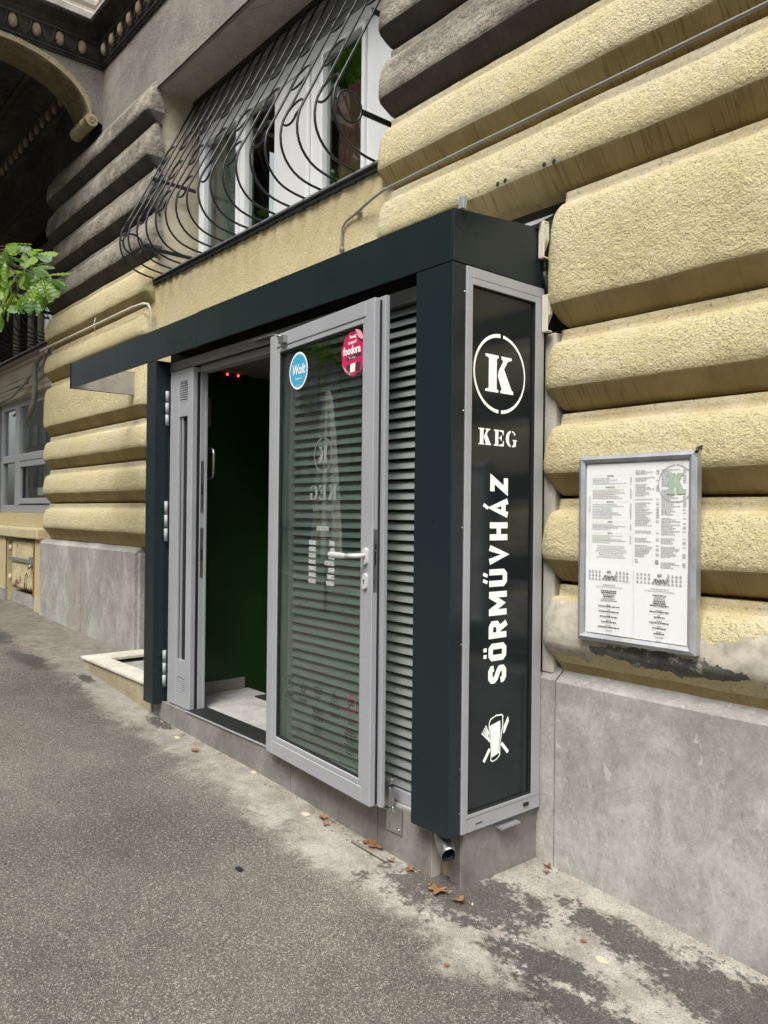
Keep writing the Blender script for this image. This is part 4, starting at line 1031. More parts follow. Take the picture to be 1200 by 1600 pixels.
f = bm.faces.new([bm.verts.new(T(a, b, .0075)) for a, b in ((.02, .100), (.045, .06), (.075, .045), (.086, .055), (.06, .088))]); f.material_index = 2
f = bm.faces.new([bm.verts.new(T(a, b, .0014)) for a, b in ((-.095, -.045), (-.07, -.078), (-.02, -.104), (-.03, -.092), (-.07, -.065))]); f.material_index = 2
text(bm, 'foodora', TV(.700, .724), .0014, .050, 'LEFT', .88, .0022, 0, 1)
text(bm, 'Rendelj', TV(.78, .793), .0014, .021, 'CENTER', .85, .0008, 0, 1); text(bm, 'az appról', TV(.775, .769), .0014, .021, 'CENTER', .85, .0008, 0, 1)
f = bm.faces.new([bm.verts.new(T(a, b, .0012)) for a, b in ((-.06, -.032), (.06, -.020), (.06, -.005), (-.06, -.017))]); f.material_index = 3
text(bm, 'Pizza, Burger', TV(.775, .702), .0016, .012, 'CENTER', .9, 0, 0, 1)
for (x, w_, mi) in ((-.045, .016, 3), (-.008, .022, 1), (.036, .018, 3)):
    f = bm.faces.new([bm.verts.new(T(a, b, .0014)) for a, b in ((x - w_, -.088), (x + w_ * .8, -.088), (x + w_, -.048), (x - w_ * .9, -.050))]); f.material_index = mi
obj('pink_sticker', bm, ['pink_vinyl', 'white_vinyl', 'pink_pale', 'print_black'], door, label='peeling round pink food delivery sticker')
bm = B(); Tm = TV(.528, .281, True)
for a0, a1 in ((-85, 85), (95, 265)): arc_band(bm, 0, 0, .080, a0, a1, .005, .005, Tm, .0004)
glyph(bm, [KL_, KR_], Tm, -.045, -.036, .09, .075, .0004)
Tm = TV(.534, 0, True)
glyph(bm, [KL_, KR_], Tm, -.125, .066, .080, .070, .0004); glyph(bm, [E_L] + E_R, Tm, -.032, .066, .068, .070, .0004); glyph(bm, G_L + G_R, Tm, .052, .066, .074, .072, .0004)
word(bm, SOR, lambda u, v, h: TL(.628 - u, VN + h, .012 + v), .026, .19, .22, .0004)
obj('etched_lettering', bm, 'etched', door)
bm = B()
def mtext(s, sc, z, size, sx, al='CENTER', bold=.0): text(bm, s, TV(sc, z, True), .0004, size, al, sx, bold)
mtext('NYITVATARTÁS', .531, -.082, .030, .52, bold=.0004)
for i, (d, hrs) in enumerate((('HÉTFŐ', '12:00-23:00'), ('KEDD', '12:00-23:00'), ('SZERDA', '12:00-23:00'), ('CSÜTÖRTÖK', '12:00-00:00'), ('PÉNTEK', '12:00-00:00'), ('SZOMBAT', '12:00-00:00'), ('VASÁRNAP', '12:00-23:00'))):
    z = -.150 - .0312 * i; mtext(d, .640, z, .028, .52, 'LEFT', .0006); mtext(hrs, .405, z, .028, .52, 'RIGHT', .0006)
obj('opening_hours', bm, 'white_vinyl', door)
bm = B()
def pict(u0, z0, lst, t=.003, mi=0):
    bm = B(); strokes(bm, [([(a, b) for a, b in l], c) for l, c in lst], t, TV(u0, z0, True), .0004, 0); obj('pictogram', bm, ['print_black', 'pink_vinyl'][mi], door)
bm.free(); bm = B()
pict(.225, -.855, [(ell(0, 0, .032, .032), True)]); text(bm, '18', TV(.225, -.868, True), .0004, .034, 'CENTER', .8, .0006)
pict(.365, -.865, [([(.012 * math.cos(a), .012 * math.sin(a)), (.034 * math.cos(a), .034 * math.sin(a))], False) for a in [i * PI / 4 for i in range(8)]] + [(ell(0, 0, .014, .014, n=12), True)], .0045)
pict(.505, -.860, [([(-.035, .025), (.03, .025), (.03, .0), (-.035, .0)], True), ([(-.02, 0), (-.02, -.02), (.02, -.02)], False), ([(.0, -.02), (.0, -.04)], False), ([(-.02, .012), (.01, .012)], False)], .0045)
pict(.655, -.865, [([(-.038, -.034), (.038, -.034), (0, .04)], True), ([(.004, .018), (-.006, -.004), (.006, -.004), (-.003, -.024)], False)], .0045)
pict(.795, -.855, [([(-.022, -.004), (.022, -.004)], False), ([(-.026, .024), (.026, -.024)], False)], .005)
pict(.795, -.855, [(ell(0, 0, .036, .036), True)], .004, 1)
rr = random.Random(3)
def lines(u0, z0, n, w, dz=.012, hgt=.006):
    for i in range(n):
        ww = w * rr.uniform(.5, 1); x = -ww / 2
        while x < ww / 2:
            l = rr.uniform(.006, .02); f = bm.faces.new([bm.verts.new(TV(u0, z0 - dz * i, True)(a, b, .0004)) for a, b in ((x, 0), (min(x + l, ww / 2), 0), (min(x + l, ww / 2), hgt), (x, hgt))]); f.material_index = 0; x += l + .004
lines(.225, -.915, 3, .10); lines(.365, -.925, 2, .09); lines(.505, -.935, 6, .11); lines(.655, -.930, 2, .13); lines(.795, -.935, 2, .09); lines(.79, -.985, 9, .11); lines(.505, -1.03, 3, .11)
obj('small_print', bm, 'print_black', door, kind='stuff')
# door catch fixed on the base
dc = kb('door_catch', -.44, -.34, .060, .0675, -1.395, -1.285, 'steel', .001)
bm = B(); box(bm, -.44, -.34, .02, .062, -1.287, -1.281, .001); box(bm, -.428, -.385, .030, .060, -1.281, -1.19, .004); box(bm, -.425, -.37, .02, .05, -1.20, -1.17, .004, T=lambda x, y, z: Vector((x + (z + 1.2) * .4, y, z + (x + .425) * .5))); obj('catch_hook', bm, 'steel', dc)
for x, y, z in ((-.412, .036, -1.276), (-.37, .036, -1.276), (-.355, .058, -1.375), (-.425, .058, -1.375)):
    bm = B(); bmesh.ops.create_uvsphere(bm, u_segments=8, v_segments=5, radius=.007)
    for v in bm.verts: v.co += Vector((x, y, z))
    obj('bolt', bm, 'steel', dc, smooth=True)
# ---- interior
def room(x0, x1, y0, y1, z0, z1, mat, name, label=None): bm = B(); box(bm, x0, x1, y0, y1, z0, z1); return obj(name, bm, mat, K, label=label)
room(-2.80, -2.76, .18, 1.95, -1.46, 1.3, 'green_wall', 'interior_wall', 'dark green wall just inside the door')
room(-2.80, -1.24, 1.95, 2.0, -2.0, 1.3, 'green_wall', 'interior_wall')
room(-1.28, -1.24, .22, 1.95, -1.27, 1.3, 'green_wall', 'interior_wall')
room(-2.80, -1.24, .18, 1.95, .985, 1.03, 'ceiling', 'interior_ceiling')
# skirting
for a, b_ in ((.18, .435), (.438, .692)):
    bm = B(); box(bm, -2.7595, -2.748, a, b_, -1.264, -1.185, .001); obj('skirting_tile', bm, 'tile', K)
# floor tiles
for i, (a, b_) in enumerate(((-2.748, -2.16), (-2.157, -1.57), (-1.567, -1.24))):
    for j, (c_, d_) in enumerate(((.215, .42), (.423, .72))):
        if i == 0 and j == 1: b2 = b_
        bm = B(); box(bm, a, b_, c_, d_, -1.30, -1.265 + .0006 * ((i + j) % 2), .001); obj('floor_tile', bm, 'floor_tile', K)
room(-2.76, -1.24, .723, 1.95, -1.46, -1.44, 'mat', 'lower_landing')
bm = B(); box(bm, -2.46, -1.6, .60, .724, -1.263, -1.254, .002); obj('door_mat', bm, 'mat', K)
bm = B(); box(bm, -2.759, -2.72, 0.425, 0.672, 0.903, 1.033, .01); alarm = obj('alarm_unit', bm, 'black', K)
for y in (0.505, 0.592):
    bm = B(); bmesh.ops.create_uvsphere(bm, u_segments=8, v_segments=6, radius=.008)
    for v in bm.verts: v.co += Vector((-2.718, y, 0.973))
    obj('red_light', bm, 'red_led', alarm)
bm = B(); box(bm, -2.758, -2.745, .30, .40, .60, .80, .003); obj('white_notice', bm, 'alu_dirty', K)

# ============================================================ SIDE FIXTURES
def holder(z0, z1, y, label, tilt):
    t = thing('wall_holder', (.02, y, z0), label, 'lamp holder', 'cream plastic holders beside the sign')
    T = lambda x, yy, z: Vector((x + (z - z0) * tilt, yy, z))
    bm = B(); box(bm, .004, .012, y, y + .035, z0, z1, .003, T=T); box(bm, .012, .036, y, y + .006, z0 + .004, z1 - .004, .002, T=T); box(bm, .012, .036, y, y + .035, z0, z0 + .006, .001, T=T); box(bm, .012, .036, y, y + .035, z1 - .006, z1, .001, T=T); obj('bracket_plate', bm, 'cream_plastic', t)
    bm = B(); zz = z0 + (z1 - z0) * .35
    vs = [bm.verts.new(T(*p)) for p in ((.014, y + .010, zz - .03), (.040, y + .010, zz + .02), (.040, y + .010, z1 - .012), (.014, y + .010, z1 - .012), (.014, y + .030, zz - .03), (.040, y + .030, zz + .02), (.040, y + .030, z1 - .012), (.014, y + .030, z1 - .012))]
    for f in ((0, 1, 2, 3), (7, 6, 5, 4), (0, 4, 5, 1), (1, 5, 6, 2), (2, 6, 7, 3), (3, 7, 4, 0)): bm.faces.new([vs[i] for i in f])
    obj('wedge', bm, 'cream_plastic', t)
    bm = B(); box(bm, .0125, .0135, y + .012, y + .022, z0 + .012, z0 + .03); box(bm, .0125, .0135, y + .012, y + .022, z1 - .04, z1 - .02); obj('screw_slot', bm, 'black', t)
holder(1.130, 1.292, .522, 'upper cream plastic holder fixed to the dark fascia end', .0)
holder(.812, .975, .552, 'lower cream plastic holder beside the top of the sign frame', -.0)
bm = B(); tube(bm, [(.022, .545, 1.130), (.022, .547, 1.075)], .006, 7); tube(bm, [(.022, .547, 1.075), (.020, .552, 1.045), (.028, .565, 1.005), (.034, .570, .990), (.030, .572, .975)], .0105, 8)
tube(bm, [(.034, .570, 1.03), (.048, .580, 1.02), (.052, .588, .985), (.046, .588, .96), (.034, .58, .955)], .005, 7, mi=1)
top('cable', bm, ['black', 'cream_plastic'], 'short black and cream cable joining the two cream holders', 'cable')

# ============================================================ MENU BOARD
mb = thing('menu_board', (.496, .54, -.506), 'silver framed menu board with four white sheets hung on the ochre wall', 'menu board')
mx0, mx1, mz0, mz1 = .240, .753, -.507, .248
bm = B(); w_ = .030
def rail(p):  # mitred rail with sloping front
    for q in p: pass
prof = [(0, .545), (0, .512), (.004, .507), (.016, .500), (w_, .510), (w_, .520)]   # (inset, y)
corn = [(mx0, mz0, 1, 1), (mx1, mz0, -1, 1), (mx1, mz1, -1, -1), (mx0, mz1, 1, -1)]
V = [[bm.verts.new((cx + sx * d, y, cz + sz * d)) for d, y in prof] for cx, cz, sx, sz in corn]
for i in range(4):
    for j in range(len(prof) - 1): bm.faces.new((V[i][j], V[(i + 1) % 4][j], V[(i + 1) % 4][j + 1], V[i][j + 1]))
obj('frame', bm, 'alu_silver' if 'alu_silver' in M else 'galv', mb)
bm = B(); box(bm, mx0 + .004, mx1 - .004, .5205, .544, mz0 + .004, mz1 - .004); obj('backing', bm, 'white_pvc', mb)
bm = B()
for cx, cz, sx, sz in corn: strokes(bm, [([(cx + sx * .004, cz + sz * .004), (cx + sx * .016, cz + sz * .016)], False)], .0012, lambda u, v, h: Vector((u, h, v)), .5035)
obj('mitre_line', bm, 'black', mb)
px0, px1 = mx0 + w_ + .006, mx1 - w_ - .004; pm = (px0 + px1) / 2 - .004; zs_ = -.205
TM = lambda u, v, h: Vector((u, .5165 - h, v))
sheets = [(px0, pm, zs_, mz1 - w_ - .004), (pm, px1, zs_ - .002, mz1 - w_ - .002), (px0 + .002, pm + .002, mz0 + w_ + .004, zs_ + .006), (pm + .003, px1, mz0 + w_ + .003, zs_ + .002)]
labels = ['upper left printed menu sheet', 'upper right printed drinks sheet with pale green letter', 'lower left weekly menu sheet', 'lower right weekly menu sheet']
rs = random.Random(11)
def quad(bm, u0, u1, v0, v1, h, mi): f = bm.faces.new([bm.verts.new(TM(a, b, h)) for a, b in ((u0, v0), (u1, v0), (u1, v1), (u0, v1))]); f.material_index = mi
def tline(bm, u0, u1, z, hgt, h, mi, lead=True, center=False):
    L = (u1 - u0) * rs.uniform(.45, 1.); a = u0 if not center else (u0 + u1 - L) / 2; x = a
    while x < a + L:
        l = rs.uniform(.004, .012); quad(bm, x, min(x + l, a + L), z, z + hgt, h, mi); x += l + rs.uniform(.0012, .0022)
for i, (a, b_, c_, d_) in enumerate(sheets):
    bm = B(); n = 6; rows_ = []
    for q in range(n + 1):
        rows_.append([bm.verts.new(TM(a + (b_ - a) * q / n, z, .0015 * (i > 1) + (.002 * noise.noise(Vector((q * .6, z * 5, i))) + .002 if i > 1 else 0))) for z in [c_ + (d_ - c_) * k / 8 for k in range(9)]])
    for q in range(n):
        for k in range(8): bm.faces.new((rows_[q][k], rows_[q + 1][k], rows_[q + 1][k + 1], rows_[q][k + 1])).smooth = True
    sh_ = obj('menu_sheet', bm, 'paper', mb, label=labels[i])
    bm = B(); h = .0022 if i < 2 else .0062
    cx = (a + b_) / 2
    if i == 0:
        z = .165; 
        quad(bm, a + .016, a + .0166, .10, .20, h, 2); quad(bm, a + .016, a + .0166, -.19, .01, h, 2)
        text(bm, 'MENÜ MENU', lambda u, v, hh: TM(a + .019 - v, .018 + u, hh), h, .0135, 'LEFT', .85, .0, 0, 2)
        for nn, t_ in ((4, 'SZÉLES VÁLASZTÉK'), (6, ''), (9, ''), (4, ''), (5, '')):
            quad(bm, a + .03, cx - .025, z, z + .0006, h, 2); quad(bm, cx + .03, b_ - .01, z, z + .0006, h, 2); tline(bm, cx - .02, cx + .025, z - .002, .0045, h, 1, center=True); z -= .0115
            for k in range(nn): tline(bm, a + .028, b_ - .03, z, .0022, h, 3 if rs.random() < .4 else 1); quad(bm, b_ - .018, b_ - .010, z, z + .0022, h, 1); z -= .0068
            z -= .007
        for k in range(7): tline(bm, a + .03, b_ - .015, z, .0020, h, 1, center=True); z -= .0075
        quad(bm, b_ - .003, b_ - .0025, c_ + .01, d_ - .03, h, 2)
    elif i == 1:
        for (u0, u1) in ((a + .006, cx - .004), (cx + .004, b_ - .008)):
            z = .185 - .006
            while z > zs_ + .012:
                if rs.random() < .12: z -= .008; continue
                if not (u0 < cx and -.175 < z < -.155):
                    tline(bm, u0, u1 - .022, z, .0024, h, 1); 
                    if rs.random() < .7: quad(bm, u1 - .014, u1 - .001, z, z + .0022, h, 1)
                z -= .0062
        text(bm, '32', lambda u, v, hh: TM(a + .005 + u, -.176 + v, hh), h, .021, 'LEFT', .7, .0003, 0, 3)
        quad(bm, cx - .02, cx - .006, -.178, -.163, h, 1)
        for a0, a1 in ((-88, 88), (92, 268)): arc_band(bm, .668, .128, .070, a0, a1, .003, .003, TM, h + .0004)
        for f in bm.faces:
            if abs(f.calc_center_median().y - (.5165 - h - .0004)) < 1e-4 and f.material_index == 0: f.material_index = 2
        k0 = len(bm.faces); bm.faces.ensure_lookup_table()
        glyph(bm, [KL_, KR_], TM, .630, .088, .078, .078, h + .0006)
        bm.faces.ensure_lookup_table()
        for f in bm.faces:
            if abs(f.calc_center_median().y - (.5165 - h - .0006)) < 8e-5: f.material_index = 3
    else:
        for r_ in range(3):
            for q in range(12):
                u = a + .014 + q * (b_ - a - .028) / 12; z = zs_ - .020 - r_ * .015
                if 4 <= q <= 7 and r_ < 2: continue
                quad(bm, u, u + .0085, z, z + .0085, h, 2)
        text(bm, 'HETI', lambda u, v, hh: TM(cx + u, zs_ - .021 + v, hh), h, .013, 'CENTER', .6, .0006, 0, 0, 1.2)
        text(bm, 'menü', lambda u, v, hh: TM(cx + u, zs_ - .047 + v, hh), h + .0002, .036, 'CENTER', .72, .0003, .55, 0)
        z = zs_ - .070
        tline(bm, cx - .04, cx + .04, z, .003, h, 1, center=True); z -= .008; tline(bm, cx - .07, cx + .07, z, .002, h, 1, center=True); z -= .016
        for k in range(6): tline(bm, cx - .045, cx + .045, z, .0036, h, 0 if rs.random() < .7 else 1, center=True); z -= .0078
        z -= .008
        for k in range(5):
            tline(bm, cx - .012, cx + .012, z, .003, h, 1, center=True); z -= .0075; tline(bm, cx - .05, cx + .05, z, .0036, h, 0, center=True); z -= .0065; quad(bm, cx - .05, cx + .05, z, z + .0004, h, 2); z -= .0068
        tline(bm, cx - .02, cx + .02, z, .003, h, 1, center=True); z -= .010
        text(bm, 'KEG', lambda u, v, hh: TM(cx + u, z - .006 + v, hh), h, .010, 'CENTER', .9, .0002, 0, 1, 1.5)
    obj('print', bm, ['print_black', 'print_grey', 'print_pale', 'print_green'], sh_)
bm = B(); tube(bm, [(.752, .545, .262), (.752, .52, .256), (.756, .50, .240)], .006, 6); obj('hook', bm, 'iron', mb)

# ============================================================ CONDUITS
bm = B(); tube(bm, [(2.7, .560, 1.800), (1.2, .560, 1.800), (.3, .562, 1.796), (-.5, .560, 1.793), (-1.1, .560, 1.785), (-1.22, .575, 1.775), (-1.45, .615, 1.752), (-1.51, .617, 1.742), (-1.545, .617, 1.715), (-1.55, .617, 1.66), (-1.55, .617, 1.2)], .0078, 8)
tube(bm, [(-1.37, .617, 1.765), (-1.41, .617, 1.76)], .014, 8); tube(bm, [(-1.55, .617, 1.60), (-1.55, .617, 1.57)], .014, 8)
top('cable_conduit', bm, 'conduit', 'thin grey cable conduit running along the groove above the entrance roof', 'conduit')
bm = B(); tube(bm, [(-7.05, .53, 1.80), (-6.8, .53, 1.80), (-5.9, .53, 1.795), (-5.0, .53, 1.79), (-4.45, .525, 1.785), (-4.25, .54, 1.782), (-4.20, .56, 1.77), (-4.19, .58, 1.72), (-4.19, .60, 1.2)], .012, 8)
tube(bm, [(-5.35, .53, 1.86), (-5.35, .518, 1.80), (-5.35, .53, 1.72)], .004, 5)
top('cable_conduit', bm, 'conduit_pale', 'pale cable conduit with a bend crossing the left ochre pier', 'conduit')
bm = B(); tube(bm, [(-6.98, .56, 1.80), (-7.2, .66, 1.83), (-7.5, .70, 1.86), (-7.75, .70, 1.82), (-7.82, .70, 1.70), (-7.80, .70, 1.5), (-7.85, .70, 1.30), (-8.1, .70, 1.15)], .032, 8); tube(bm, [(-7.1, .60, 1.80), (-7.5, .72, 1.74), (-8.1, .73, 1.68), (-8.3, .73, 1.62), (-8.9, .73, 1.50), (-9.6, .73, 1.48), (-10.2, .73, 1.40)], .018, 7)
top('hanging_cable', bm, 'conduit', 'brown looped cable hanging in front of the far shop window', 'cable')
bm = B(); tube(bm, [(-8.3, .76, 1.62), (-10, .76, 1.62)], .009, 6); top('thin_cable', bm, 'iron', 'thin dark cable clipped to the pale band over the far shop window', 'cable')

# ============================================================ MARBLE STEP
st = thing('entrance_step', (-3.6, .5, -1.35), 'low marble edged step with a sunken mat well, left of the dark column', 'step')
bm = B(); box(bm, -4.27, -2.93, .05, .21, -1.205, -1.183, .003); box(bm, -4.27, -4.03, .2105, 1.2, -1.205, -1.183, .003); obj('tread', bm, 'marble', st)
seam = [-4.25, -3.92, -3.5, -2.93]
for a, b_ in zip(seam, seam[1:]):
    bm = B(); box(bm, a, b_ - .003, .065, .09, -1.6, -1.206, .002); obj('riser_stone', bm, 'step_side', st)
bm = B(); box(bm, -4.25, -4.22, .0905, 1.2, -1.6, -1.206); box(bm, -4.2, -2.93, .1, 1.2, -1.6, -1.236); obj('step_core', bm, 'plinth', st)

# ============================================================ DRAIN HOSE + ground things
bm = B(); pts = [Vector((-.15, .115, -1.285)), Vector((-.125, .09, -1.305)), Vector((-.085, .06, -1.325)), Vector((-.045, .035, -1.345)), Vector((-.015, .02, -1.358))]
P2 = []
for a, b_ in zip(pts, pts[1:]):
    for k in range(6): P2.append(a.lerp(b_, k / 6))
P2.append(pts[-1]); rad = [.033 + (.003 if i % 2 else -.002) for i in range(len(P2))]
tube(bm, P2, rad, 14, caps=False); tube(bm, P2, [r - .0035 for r in rad], 14, caps=False, mi=1)
for v in bm.verts:
    d = noise.noise_vector(v.co * 38) * .006; v.co += d; v.co.y = .06 + (v.co.y - .06) * .9
top('drain_hose', bm, ['steel', 'black'], 'crumpled silver flexible duct end poking out under the right dark column', 'duct')

def leaf_mesh(bm, c, r, rot, tilt, lobes=5, curl=.3):
    pts = []
    n = lobes * 6
    for i in range(n):
        a = 2 * PI * i / n; k = .55 + .45 * abs(math.cos(a * lobes / 2)) ** 1.5; k *= 1 + .15 * random.uniform(-1, 1)
        if math.cos(a) < -.85: k *= .5
        pts.append((r * k * math.cos(a), r * k * math.sin(a)))
    ctr = bm.verts.new(c + Vector((0, 0, .004)))
    vs = []
    for u, v in pts:
        x = u * math.cos(rot) - v * math.sin(rot); y = u * math.sin(rot) + v * math.cos(rot)
        vs.append(bm.verts.new(c + Vector((x, y, abs(v) * curl + .5 * tilt * (u + r) + random.uniform(0, .1) * r + .003))))
    for i in range(len(vs)): bm.faces.new((ctr, vs[i], vs[(i + 1) % len(vs)]))
    tube(bm, [c + Vector((-r * .4 * math.cos(rot), -r * .4 * math.sin(rot), .004)), c + Vector((-r * 1.3 * math.cos(rot), -r * 1.3 * math.sin(rot), .008))], .0015, 4)
spots = [(-.06, .01, .042, 'largest orange brown fallen leaf in front of the corner tile gap'), (.045, .02, .030, 'narrow curled orange leaf at the foot of the corner tile'), (-.55, .045, .032, 'curled brown leaf below the open door, next to the wall'), (-.50, .055, .05, 'brown leaf leaning on the base tile under the door catch'), (-.46, .0, .022, 'small orange leaf on the asphalt near the door catch'), (-.86, .02, .028, 'ragged brown leaf against the base tile under the door middle'), (-.80, -.01, .018, 'tiny orange leaf beside the ragged brown one under the door'), (-2.05, -.05, .03, 'dark dry leaf lying flat on the pavement before the doorway'), (.10, .50, .02, 'small tan leaf in the corner between side tile and plinth'), (.075, .54, .02, 'second tan leaf tucked in the corner by the plinth strip'), (.50, .20, .014, 'tiny orange leaf on the dark damp patch'), (.30, -.30, .012, 'tiny orange scrap on the pale worn asphalt'), (.55, -.75, .016, 'small orange leaf near the bottom edge of the picture'), (-.25, .03, .018, 'small brown leaf on the ground before the last base tile'), (-.36, .02, .014, 'small brown scrap left of the last base tile')]
for x, y, r, lab in spots:
    bm = B(); z = zg(x, y) + .002; leaf_mesh(bm, Vector((x, y, z)), r, random.uniform(0, 6.28), random.uniform(0, .6), 5 if r > .03 else 3, random.uniform(.2, .7))
    top('fallen_leaf', bm, 'dead_leaf', lab, 'leaf', 'fallen leaves along the foot of the wall')
bm = B(); rp = random.Random(5)
for i in range(380):
    if i < 300: x = rp.uniform(-2.8, .1); y = .062 - abs(rp.gauss(0, .035))
    elif i < 340: x = rp.uniform(0.0, .16); y = rp.uniform(.40, .57)
    else: x = rp.uniform(.1, 1.1); y = .57 - abs(rp.gauss(0, .02))
    z = zg(x, y); s_ = rp.uniform(.002, .006); c = Vector((x, y, z + s_ * .3))
    v = [bm.verts.new(c + Vector((rp.uniform(-1, 1), rp.uniform(-1, 1), rp.uniform(-.5, .9))) * s_ * 1.4) for _ in range(4)]
    for f in ((0, 1, 2), (0, 2, 3), (0, 3, 1), (1, 3, 2)): bm.faces.new([v[k] for k in f]).material_index = 0 if rp.random() < .6 else 1
top('debris', bm, ['dead_leaf', 'pale_bit'], 'line of leaf crumbs and grit along the foot of the tiles', 'litter', kind='stuff')
for x, y, r, lab in ((-2.35, -.02, .028, 'flat pale paper scrap on the pavement before the narrow side leaf'), (-1.55, .048, .022, 'pale yellow flake stuck near the doorway base'), (-.95, -.02, .030, 'pale broken chip beside the tiles under the door'), (.60, .16, .024, 'pale pebble on the dark damp patch')):
    bm = B(); z = zg(x, y); pts = [(r * (1 + .3 * random.uniform(-1, 1)) * math.cos(a), r * .55 * (1 + .3 * random.uniform(-1, 1)) * math.sin(a)) for a in [i * 2 * PI / 8 for i in range(8)]]
    poly_ext(bm, pts, lambda u, v, h: Vector((x + u, y + v, z + h)), 0, .006); top('paper_scrap' if 'paper' in lab else 'pale_chip', bm, 'pale_bit', lab, 'litter')
bm = B(); tube(bm, [(-.60, -.005, zg(-.6, 0) + .008), (-.36, .0, zg(-.36, 0) + .010)], .008, 6); top('broken_stick', bm, 'conduit', 'grey stick lying by the wall below the door catch', 'stick')
bm = B(); box(bm, -.70, -.665, -.55, -.53, zg(-.68, -.54), zg(-.68, -.54) + .010, .002); top('dark_lump', bm, 'black', 'small dark lump alone on the asphalt in front of the door', 'litter')

# ============================================================ CHESTNUT TREE with the twig that reaches into view
tree = thing('chestnut_tree', (-8.8, -2.9, -1.3), 'chestnut tree whose bright green leafy twig hangs in at the left edge', 'tree')
bm = B(); tube(bm, [(-8.8, -2.9, -1.35), (-8.85, -2.95, 1), (-8.8, -3.0, 3.2), (-9.0, -3.1, 5.5)], [.2, .16, .13, .08], 10); tube(bm, [(-8.82, -2.95, 2.6), (-7.4, -2.5, 3.1), (-5.6, -1.4, 2.9), (-4.75, -.62, 2.05)], [.07, .045, .025, .010], 7); obj('trunk', bm, 'bark', tree)
def onY(px, py, Y):
    r = F * 1217.835 + R * (px - 600) - U * (py - 800); o = Vector((2.179, -2.205, 0)); return o + r * ((Y + 2.205) / r.y)
lm = []
for var in range(3):
    bm = B(); n = 14; L = 1.; A = []
    for i in range(n + 1):
        a = i / n; w = .185 * (math.sin(PI * min(1, a) ** 1.9) ** .9 if 0 < a < 1 else .012); j = .014 * (i % 2)
        z = -.30 * a * a + .02 * var; pl = .026 * (i % 2); A.append((bm.verts.new((a * L, -w - j, z - .07 * w / .2 + .05 + pl)), bm.verts.new((a * L, 0, z)), bm.verts.new((a * L, w + j, z - .07 * w / .2 + .05 + pl))))
    for i in range(n):
        bm.faces.new((A[i][0], A[i + 1][0], A[i + 1][1], A[i][1])); bm.faces.new((A[i][1], A[i + 1][1], A[i + 1][2], A[i][2]))
    me = bpy.data.meshes.new('leaflet'); bm.normal_update(); bm.to_mesh(me); bm.free(); me.materials.append(M['leaf']); lm.append(me)
rl = random.Random(21)
bm = B(); tw = []
cl = [(78, 436, 1.), (72, 458, .9), (30, 440, 1.), (52, 425, 1.), (22, 405, 1.), (20, 385, 1.0), (48, 395, .9), (62, 402, 1.0), (8, 400, 1.), (40, 430, 1.1), (70, 440, 1.1), (55, 455, 1.0), (12, 425, 1.), (5, 445, 1.1), (30, 462, 1.1), (10, 480, 1.), (-12, 410, 1.2), (-18, 455, 1.2), (62, 418, .9), (-5, 470, 1.)]
base0 = Vector((-4.75, -.62, 2.05))
for px, py, sc in cl:
    hub = onY(px - 8, py, -.62 + rl.uniform(-.15, .12)); tube(bm, [base0 + Vector((rl.uniform(-.05, .05), 0, 0)), (base0 + hub) / 2 + Vector((0, 0, .04)), hub], [.006, .004, .0022], 5)
    a0 = rl.uniform(-.4, .4); nl = rl.choice((5, 5, 6))
    for k in range(nl):
        ang = a0 + (k - (nl - 1) / 2) * .62; s_ = sc * .20 * (1 - .12 * abs(k - (nl - 1) / 2)) * rl.uniform(.85, 1.1)
        o = bpy.data.objects.new('leaf', rl.choice(lm)); COL.objects.link(o); o.parent = tree
        # leaflets fan outwards and droop, blade facing mostly up and to the street
        m = Matrix.Rotation(math.radians(rl.uniform(-20, 20)) , 4, 'Z') @ Matrix.Rotation(math.radians(rl.uniform(18, 50)), 4, 'Y') 
        m = Matrix.Rotation(math.radians(rl.uniform(25, 60)), 4, 'X') @ Matrix.Rotation(ang - .5, 4, 'Z') @ Matrix.Rotation(math.radians(rl.uniform(0, 30)), 4, 'Y') @ Matrix.Rotation(math.radians(rl.uniform(-25, 25)), 4, 'X')
        o.matrix_local = Matrix.Translation(hub - OFF[tree.name]) @ m @ Matrix.Scale(s_, 4)
obj('twig', bm, 'bark', tree)
bm = B()
for i in range(5200):
    u = Vector((rl.gauss(0, 1), rl.gauss(0, 1), rl.gauss(0, 1))).normalized() * rl.uniform(.35, 1) ** .5
    c = Vector((-10.2 + u.x * 2.6, -5.2 + u.y * 2.0, 5.0 + u.z * 2.2))
    if noise.noise(c * .9) < -.12: continue
    s_ = rl.uniform(.08, .16); d = Vector((rl.uniform(-1, 1), rl.uniform(-1, 1), rl.uniform(-1, .2))).normalized(); e = d.orthogonal().normalized() * s_ * .45
    bm.faces.new([bm.verts.new(p) for p in (c, c + d * s_ + e, c + d * s_ * 2, c + d * s_ - e)])
obj('crown', bm, 'leaf', tree, kind='stuff')

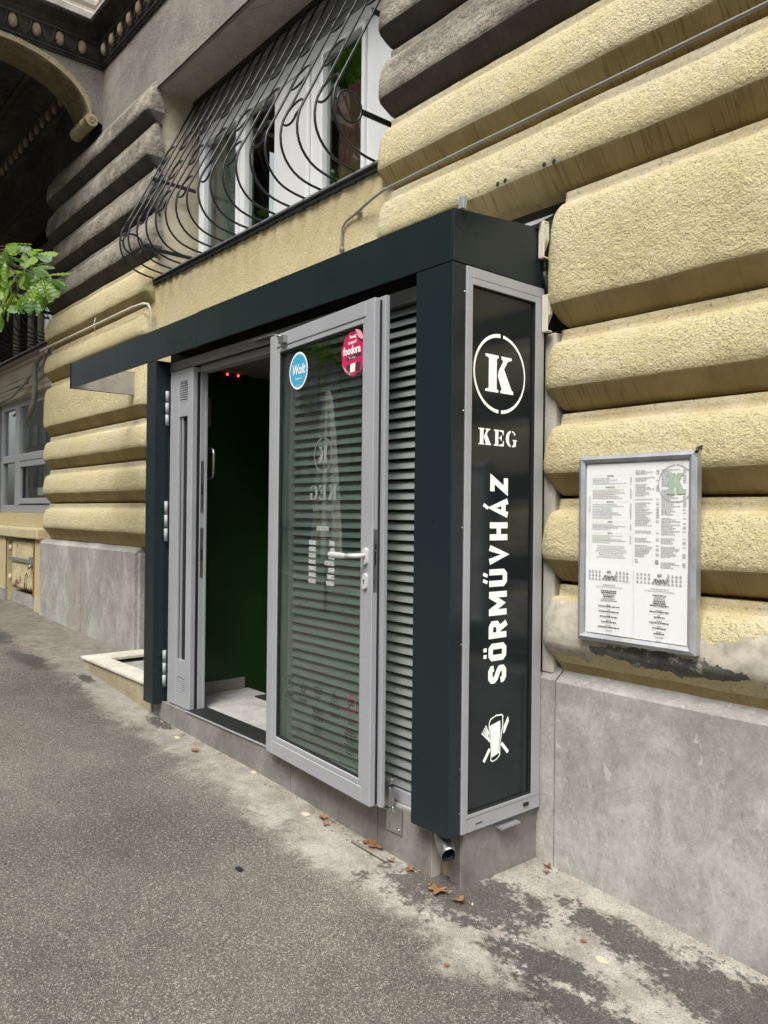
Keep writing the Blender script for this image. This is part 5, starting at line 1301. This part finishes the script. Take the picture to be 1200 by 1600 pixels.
# ============================================================ ACROSS THE STREET (seen only as reflections)
ps = thing('closed_parasol', (-6.3, -2.75, -1.35), 'closed white canvas parasol standing by the kerb, mirrored in the door glass', 'parasol')
bm = B(); tube(bm, [(-6.3, -2.75, -1.35), (-6.3, -2.75, 1.6)], .022, 8); obj('pole', bm, 'bark', ps)
bm = B(); rings = []
for z, r in ((1.55, .02), (1.45, .05), (1.0, .09), (.4, .125), (-.2, .155), (-.55, .17)):
    rings.append([bm.verts.new((-6.3 + r * (1 + .28 * math.cos(8 * a)) * math.cos(a), -2.75 + r * (1 + .28 * math.cos(8 * a)) * math.sin(a), z)) for a in [2 * PI * k / 48 for k in range(48)]])
for i in range(len(rings) - 1):
    for k in range(48): bm.faces.new((rings[i][k], rings[i][(k + 1) % 48], rings[i + 1][(k + 1) % 48], rings[i + 1][k])).smooth = True
obj('canopy', bm, 'canvas', ps)
def opp(x0, x1, h, label, mat='opp_wall'):
    o = thing('townhouse', ((x0 + x1) / 2, -17, -1.5), label, 'house', 'houses across the street')
    bm = B(); box(bm, x0, x1, -20, -15.5, -1.7, h); obj('wall', bm, mat, o)
    n = int((x1 - x0) / 2.2)
    for i in range(n):
        for z in [1.9 + 3.3 * k for k in range(int((h - 2) / 3.3))]:
            x = x0 + (i + .5) * (x1 - x0) / n
            bm = B(); box(bm, x - .5, x + .5, -15.52, -15.46, z, z + 1.7); obj('window', bm, 'opp_glass', o)
opp(-70, -10.1, 14, 'pale four-storey townhouse far left across the street'); opp(-10, 6, 13.5, 'pale townhouse directly across the street'); opp(6.1, 30, 12, 'pale townhouse far right across the street')
def street_tree(x, y, h, r, label, k_=1.):
    t = thing('street_tree', (x, y, -1.45), label, 'tree', 'kerbside trees'); bm = B(); tube(bm, [(x, y, -1.5), (x + .1, y, h * .5), (x, y + .1, h)], [.2, .15, .06], 9); obj('trunk', bm, 'bark', t)
    bm = B()
    for i in range(3500):
        u = Vector((rl.gauss(0, 1), rl.gauss(0, 1), rl.gauss(0, 1))).normalized() * rl.uniform(.3, 1) ** .5; c = Vector((x + u.x * r, y + u.y * r, h + u.z * r * .85))
        if noise.noise(c * .8) < -.1: continue
        s_ = rl.uniform(.12, .22) * k_; d = Vector((rl.uniform(-1, 1), rl.uniform(-1, 1), rl.uniform(-1, .2))).normalized(); e = d.orthogonal().normalized() * s_ * .45
        bm.faces.new([bm.verts.new(p) for p in (c, c + d * s_ + e, c + d * s_ * 2, c + d * s_ - e)])
    obj('crown', bm, 'leaf', t, kind='stuff')
street_tree(-13, -11.5, 5.5, 2.4, 'leafy kerbside tree on the left, across the road')
street_tree(-17, -10.5, 10.5, 4.6, 'tall leafy tree on the far side of the road, left of the lower one', 2.6); street_tree(-27, -10.5, 10.5, 4.6, 'tall leafy tree farthest along the far side of the road', 2.6); street_tree(7.5, -11.5, 5.5, 2.2, 'leafy kerbside tree on the right, across the road')
